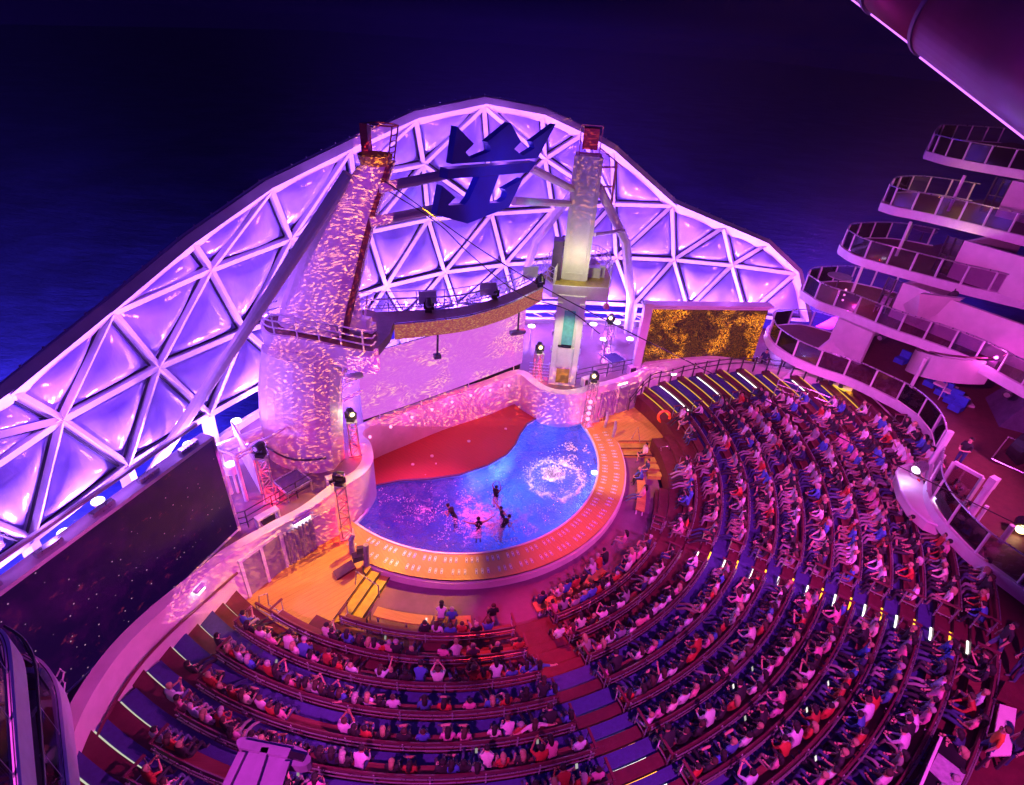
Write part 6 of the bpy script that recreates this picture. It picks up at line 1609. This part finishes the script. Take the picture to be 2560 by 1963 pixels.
ca = me.attributes.new('tone', 'FLOAT_COLOR', 'FACE'); ca.data.foreach_set('color', np.array([(*c, 1) for c in cols], dtype=np.float32).ravel())
me.polygons.foreach_set('use_smooth', [True] * len(me.polygons))
mm = bpy.data.materials.new('audience_cloth'); t_ = NT(mm); at_ = t_.new('ShaderNodeAttribute', attribute_name='tone'); t_.put(t_.n['Principled BSDF'].inputs['Base Color'], at_.outputs['Color']); t_.n['Principled BSDF'].inputs['Roughness'].default_value = .75
me.materials.append(mm); o = bpy.data.objects.new('audience', me); COL.objects.link(o)
tag(o, 'dense seated crowd filling the far rows at the upper right of the terrace', 'crowd', None, 'stuff')

# people elsewhere
SB = {}
for k, (J, wear) in dict(stand=(standing('down'), 'trousers'), front=(standing('front'), 'trousers'), walk=(standing('down', .12), 'shorts'), swimup=(standing('high'), 'swim'), swimside=(standing('side', 0, .25), 'swim'), swimbend=(standing('front', 0, .7), 'swim')).items():
    mb, hd, fw, rt = body(J, wear); SB[k] = (mb.mesh('person_body', MP, (0, 0, 0), True), [hairmesh(hd, fw, rt, l).mesh('hair', M_hair, (0, 0, 0), True) for l in (False, True)])


def stand(px, py, z, k, rz, s, hair, lab, grp=None, dz=0.0, long=False):
    p = at(px, py, z); p.z += dz; me, hm = SB[k]
    put_person(p, rz, 0, SHIRT[s][1], HAIR[hair][1], long, lab, grp, .95, me, hm)


for px, py, k, rz, lab, dz in ((1140, 1292, 'swimbend', 1.2, 'swimmer bent forward in the splashing pool, leftmost of the group', -1.0), (1197, 1322, 'swimside', .3, 'swimmer with spread arms in the splashing pool, nearest to the audience', -1.05),
                               (1240, 1240, 'swimup', -.5, 'swimmer with arms raised overhead in the pool, farthest from the audience', -.95), (1258, 1288, 'swimside', 2.2, 'swimmer with spread arms right of the raised arm swimmer', -1.0), (1252, 1318, 'swimbend', -1.0, 'swimmer bent over in the pool, lower right of the group', -1.05)):
    stand(px, py, -.16, k, rz, 'k', 0, lab, 'swimmers in the pool', dz)
stand(1403, 655, 8.5, 'front', 2.9, 'k', 0, 'person in dark clothes standing on the lit platform of the right tower')
stand(2385, 1170, 5.3, 'front', 1.9, 'k', 0, 'person in black standing guard on the red deck near the boat shaped platform')
stand(2150, 1010, 2.8, 'stand', 2.2, 'r', 0, 'person in red top standing at the yellow lit counter')
for px, py, k, rz, s, lab in ((1900, 930, 'stand', 2.5, 'n', 'person in dark top standing beside the gold screen'), (1952, 925, 'front', 2.0, 'r', 'person in red top in the group right of the gold screen'), (1985, 928, 'stand', 2.6, 'k', 'person in black in the group right of the gold screen'), (2007, 940, 'front', 1.6, 'r', 'person in dark red at the right end of the group by the gold screen')):
    stand(px, py, 2.8, k, rz, s, 0, lab, 'people on the promenade by the gold screen')
zb = ZW[-1] + .30
for px, py, k, rz, s, lab in ((2470, 1640, 'walk', 1.2, 'k', 'person in black walking behind the last row at the right edge'), (2525, 1700, 'stand', 1.4, 'n', 'person in navy standing behind the last row beside the red table'), (2550, 1650, 'front', 1.5, 'p', 'person in pink standing at the right edge behind the last row'), (2440, 1900, 'walk', .9, 'o', 'person in orange vest by the control desk in the bottom right corner'), (2505, 1905, 'stand', 1.2, 'k', 'person in black behind the control desk at the bottom right')):
    stand(px, py, zb, k, rz, s, random.choice((0, 1)), lab, 'people behind the last row')
# pit people on the low benches, and a few on the pit benches at the right
ptn = [(10.2, None, 1103, 'w', 'first'), (10.2, None, 1130, 'b', 'second'), (10.2, None, 1232, 'k', 'third'), (10.2, None, 1354, 'n', 'fourth'), (10.2, None, 1397, 'w', 'fifth'), (10.2, None, 1416, 'b', 'sixth'), (10.2, None, 1438, 'r', 'seventh'), (10.2, None, 1456, 'k', 'eighth'), (10.2, None, 1486, 'w', 'ninth'), (10.2, None, 1502, 'r', 'tenth'), (10.2, None, 1518, 'k', 'eleventh'), (10.2, None, 1562, 'p', 'twelfth')]
g = np.arange(-104, -20, .1); xs = np.array([scr(pol(10.1, a, .5))[0] for a in g])
for r, _, x, s, od in ptn:
    a = float(g[int(np.argmin(abs(xs - x)))]); hr_ = random.choices(HAIR, [.6, .25, .1, .05])[0]
    put_person(pol(10.15, a, -.5), R_(a + 90), random.choice((0, 1, 2, 5)), SHIRT[s][1], hr_[1], s in 'wp', '%s person in %s top on the low pit benches, %s from the left' % (hr_[0], SHIRT[s][0], od), 'people on the low pit benches')
for k, (px, py, s, rz, lab) in enumerate(((1606, 1150, 'w', 1.9, 'person in white sitting at the yellow right pit steps'), (1612, 1190, 'n', 1.7, 'person in navy sitting on the right pit bench'), (1602, 1212, 'b', 1.6, 'person in blue sitting on the right pit bench, nearest the aisle'), (1598, 1256, 'p', 1.5, 'person in pink sitting on the front seat right of the red pool rim'))):
    put_person(at(px, py, -.5), rz, (5, 0, 2, 3)[k], SHIRT[s][1], HAIR[k % 3][1], k == 3, lab, 'people by the right pit steps')
# two in the centre aisle
a = AISLE1[1][1] - 1.2; put_person(pol(RAD[1] - .3, a, ZW[1]), R_(a + 90), 0, SHIRT['w'][1], HAIR[0][1], False, 'person in white top sitting on the step in the red centre aisle', None)

# phones in hands, as small lit screens on a few laps
ph = 0
for (i, a, s, blk) in random.sample(keep, 14):
    p = pol(RAD[i] - .62, a, ZW[i] + .82); f = unit(Vector((CX[0] - p.x, CX[1] - p.y, 0))); m = MB(); m.box(p, (.075, .012, .15), Vector((-f.y, f.x, 0)), (-f * -.5 + Vector((0, 0, 1))).normalized())
    solo('phone', m, glow('phone_light_%d' % ph, (1, .95, .9), random.choice((.25, .4, .9))), 'small lit phone held up in the %s row of the %s block' % (ORD[i], blk), 'phone', 'lit phones in the audience'); ph += 1

# ------------------------------------------------------------------ splash and foam on the pool
foam = MB(); rnd = random.Random(3)


def blob(p, r):
    n = 5; a0 = rnd.random() * 6.3; z = p.z
    pts = [p + Vector((math.cos(a0 + 6.283 * k / n) * r * rnd.uniform(.5, 1.3), math.sin(a0 + 6.283 * k / n) * r * rnd.uniform(.5, 1.3), rnd.uniform(-.01, .01))) for k in range(n)]
    tip_ = p + Vector((rnd.uniform(-.4, .4) * r, rnd.uniform(-.4, .4) * r, r * rnd.uniform(.5, 1.3))); b = len(foam.v)
    foam.v += pts + [tip_]
    for k in range(n): foam.f.append((b + k, b + (k + 1) % n, b + n)); foam.m.append(0)


from mathutils import noise as MN
zf = -.15
def scatter(cx, cy, sx, sy, n, rmin, rmax, up_=0.0, thr=-.1):
    k = 0; tries = 0
    while k < n and tries < n * 12:
        tries += 1; x = rnd.gauss(cx, sx); y = rnd.gauss(cy, sy); p = at(x, y, zf)
        if MN.noise(Vector((p.x * 1.3, p.y * 1.3, 2.0))) < thr: continue
        if not (math.hypot(p.x - PCX[0], p.y - PCX[1]) < 7.4 and y > 1200 - (x - 1150) * .35 * (x > 1150) and x > 945): continue
        p.z += abs(rnd.gauss(0, up_)); blob(p, rnd.uniform(rmin, rmax)); k += 1


scatter(1030, 1260, 75, 36, 260, .01, .035, .08, .1)
scatter(1195, 1295, 70, 38, 900, .01, .04, .2, .0)
scatter(1310, 1270, 45, 50, 450, .01, .035, .12, .08)
scatter(1250, 1345, 70, 20, 260, .012, .04, .03, .12)
for k in range(500):
    a = rnd.uniform(0, 6.283); r = 1.55 + .35 * MN.noise(Vector((math.cos(a) * 2, math.sin(a) * 2, 0))) + rnd.gauss(0, .16); p = at(1388, 1190, zf) + Vector((r * math.cos(a) * 1.0, r * math.sin(a) * .95, abs(rnd.gauss(0, .05)))); blob(p, rnd.uniform(.012, .05))
for k in range(900):
    r = abs(rnd.gauss(0, .38)); a = rnd.uniform(0, 6.283); p = at(1382, 1182, zf) + Vector((r * math.cos(a) * 1.25, r * math.sin(a), abs(rnd.gauss(0, .10)) * max(0, 1 - r))); blob(p, rnd.uniform(.015, .06))
scatter(1440, 1120, 26, 24, 160, .02, .07, .03, .0)
o = struct('foam', foam, mat('foam', (.85, .83, .86), .6, var=.05), kind='stuff'); o['label'] = 'white splashing foam and spray on the pool water'
spot('upwelling_lamp', (2.4, 29.2, 14.0), at(1384, 1184, 0), 15000, (1, .75, .95), 15, .8, .05)

# ------------------------------------------------------------------ bottom right corner behind the last row
p = at(2400, 1905, zb); t = thing('control_desk', 'black control desk with a pale crumpled cloth top in the bottom right corner', 'desk', p)
q0, q1, q2, q3 = at(2352, 1845, zb + .8), at(2420, 1880, zb + .8), at(2400, 1990, zb + .8), at(2290, 1990, zb + .8)
m = MB(); m.prism([(v.x, v.y) for v in (q0, q1, q2, q3)], zb, zb + .8); part('body', m, M_black, t)
m = MB(); cl = [at(x, y, zb + .83) for x, y in ((2346, 1882), (2414, 1935), (2390, 1990), (2324, 1925))]; m.slab(cl, (0, 0, -.02)); part('cloth', m, M_cloth, t)
m = MB(); m.bar(q0 + Vector((0, 0, .03)), q3 + Vector((0, 0, .03)), .06, .06); part('edge_trim', m, M_white, t)
t = thing('long_table', 'long magenta lit table behind the last row near the right edge', 'table', at(2500, 1820, zb)); tb = [at(x, y, zb + .75) for x, y in ((2500, 1760), (2542, 1772), (2528, 1888), (2476, 1890))]
m = MB(); m.slab(tb, (0, 0, -.06)); part('top', m, M_white2, t)
for v in tb: m = MB(); m.bar(v + Vector((0, 0, -.06)), Vector((v.x, v.y, zb)), .06); part('leg', m, M_dark, t)
t = thing('square_table', 'square red topped table behind the last row at the right edge', 'table', at(2530, 1740, zb)); tb = [at(x, y, zb + .76) for x, y in ((2515, 1702), (2585, 1720), (2560, 1775), (2492, 1745))]
m = MB(); m.slab(tb, (0, 0, -.06)); part('top', m, M_redfloor, t)
for v in tb: m = MB(); m.bar(v + Vector((0, 0, -.06)), Vector((v.x, v.y, zb)), .06); part('leg', m, M_dark, t)

# ------------------------------------------------------------------ night mist lit by the show
HAZE = True
if HAZE:
    hz = MB(); hz.box((0, 1140, 4), (1900, 2960, 44)); m_h = bpy.data.materials.new('haze_air'); t_ = NT(m_h); t_.n.remove(t_.n['Principled BSDF'])
    v_ = t_.new('ShaderNodeVolumePrincipled'); v_.inputs['Color'].default_value = (.75, .72, .9, 1); v_.inputs['Density'].default_value = .0003
    t_.l.new(v_.outputs[0], t_.n['Material Output'].inputs['Volume'])
    o = struct('haze', hz, m_h, kind='stuff'); o['label'] = 'thin violet night mist over the ship and the sea'
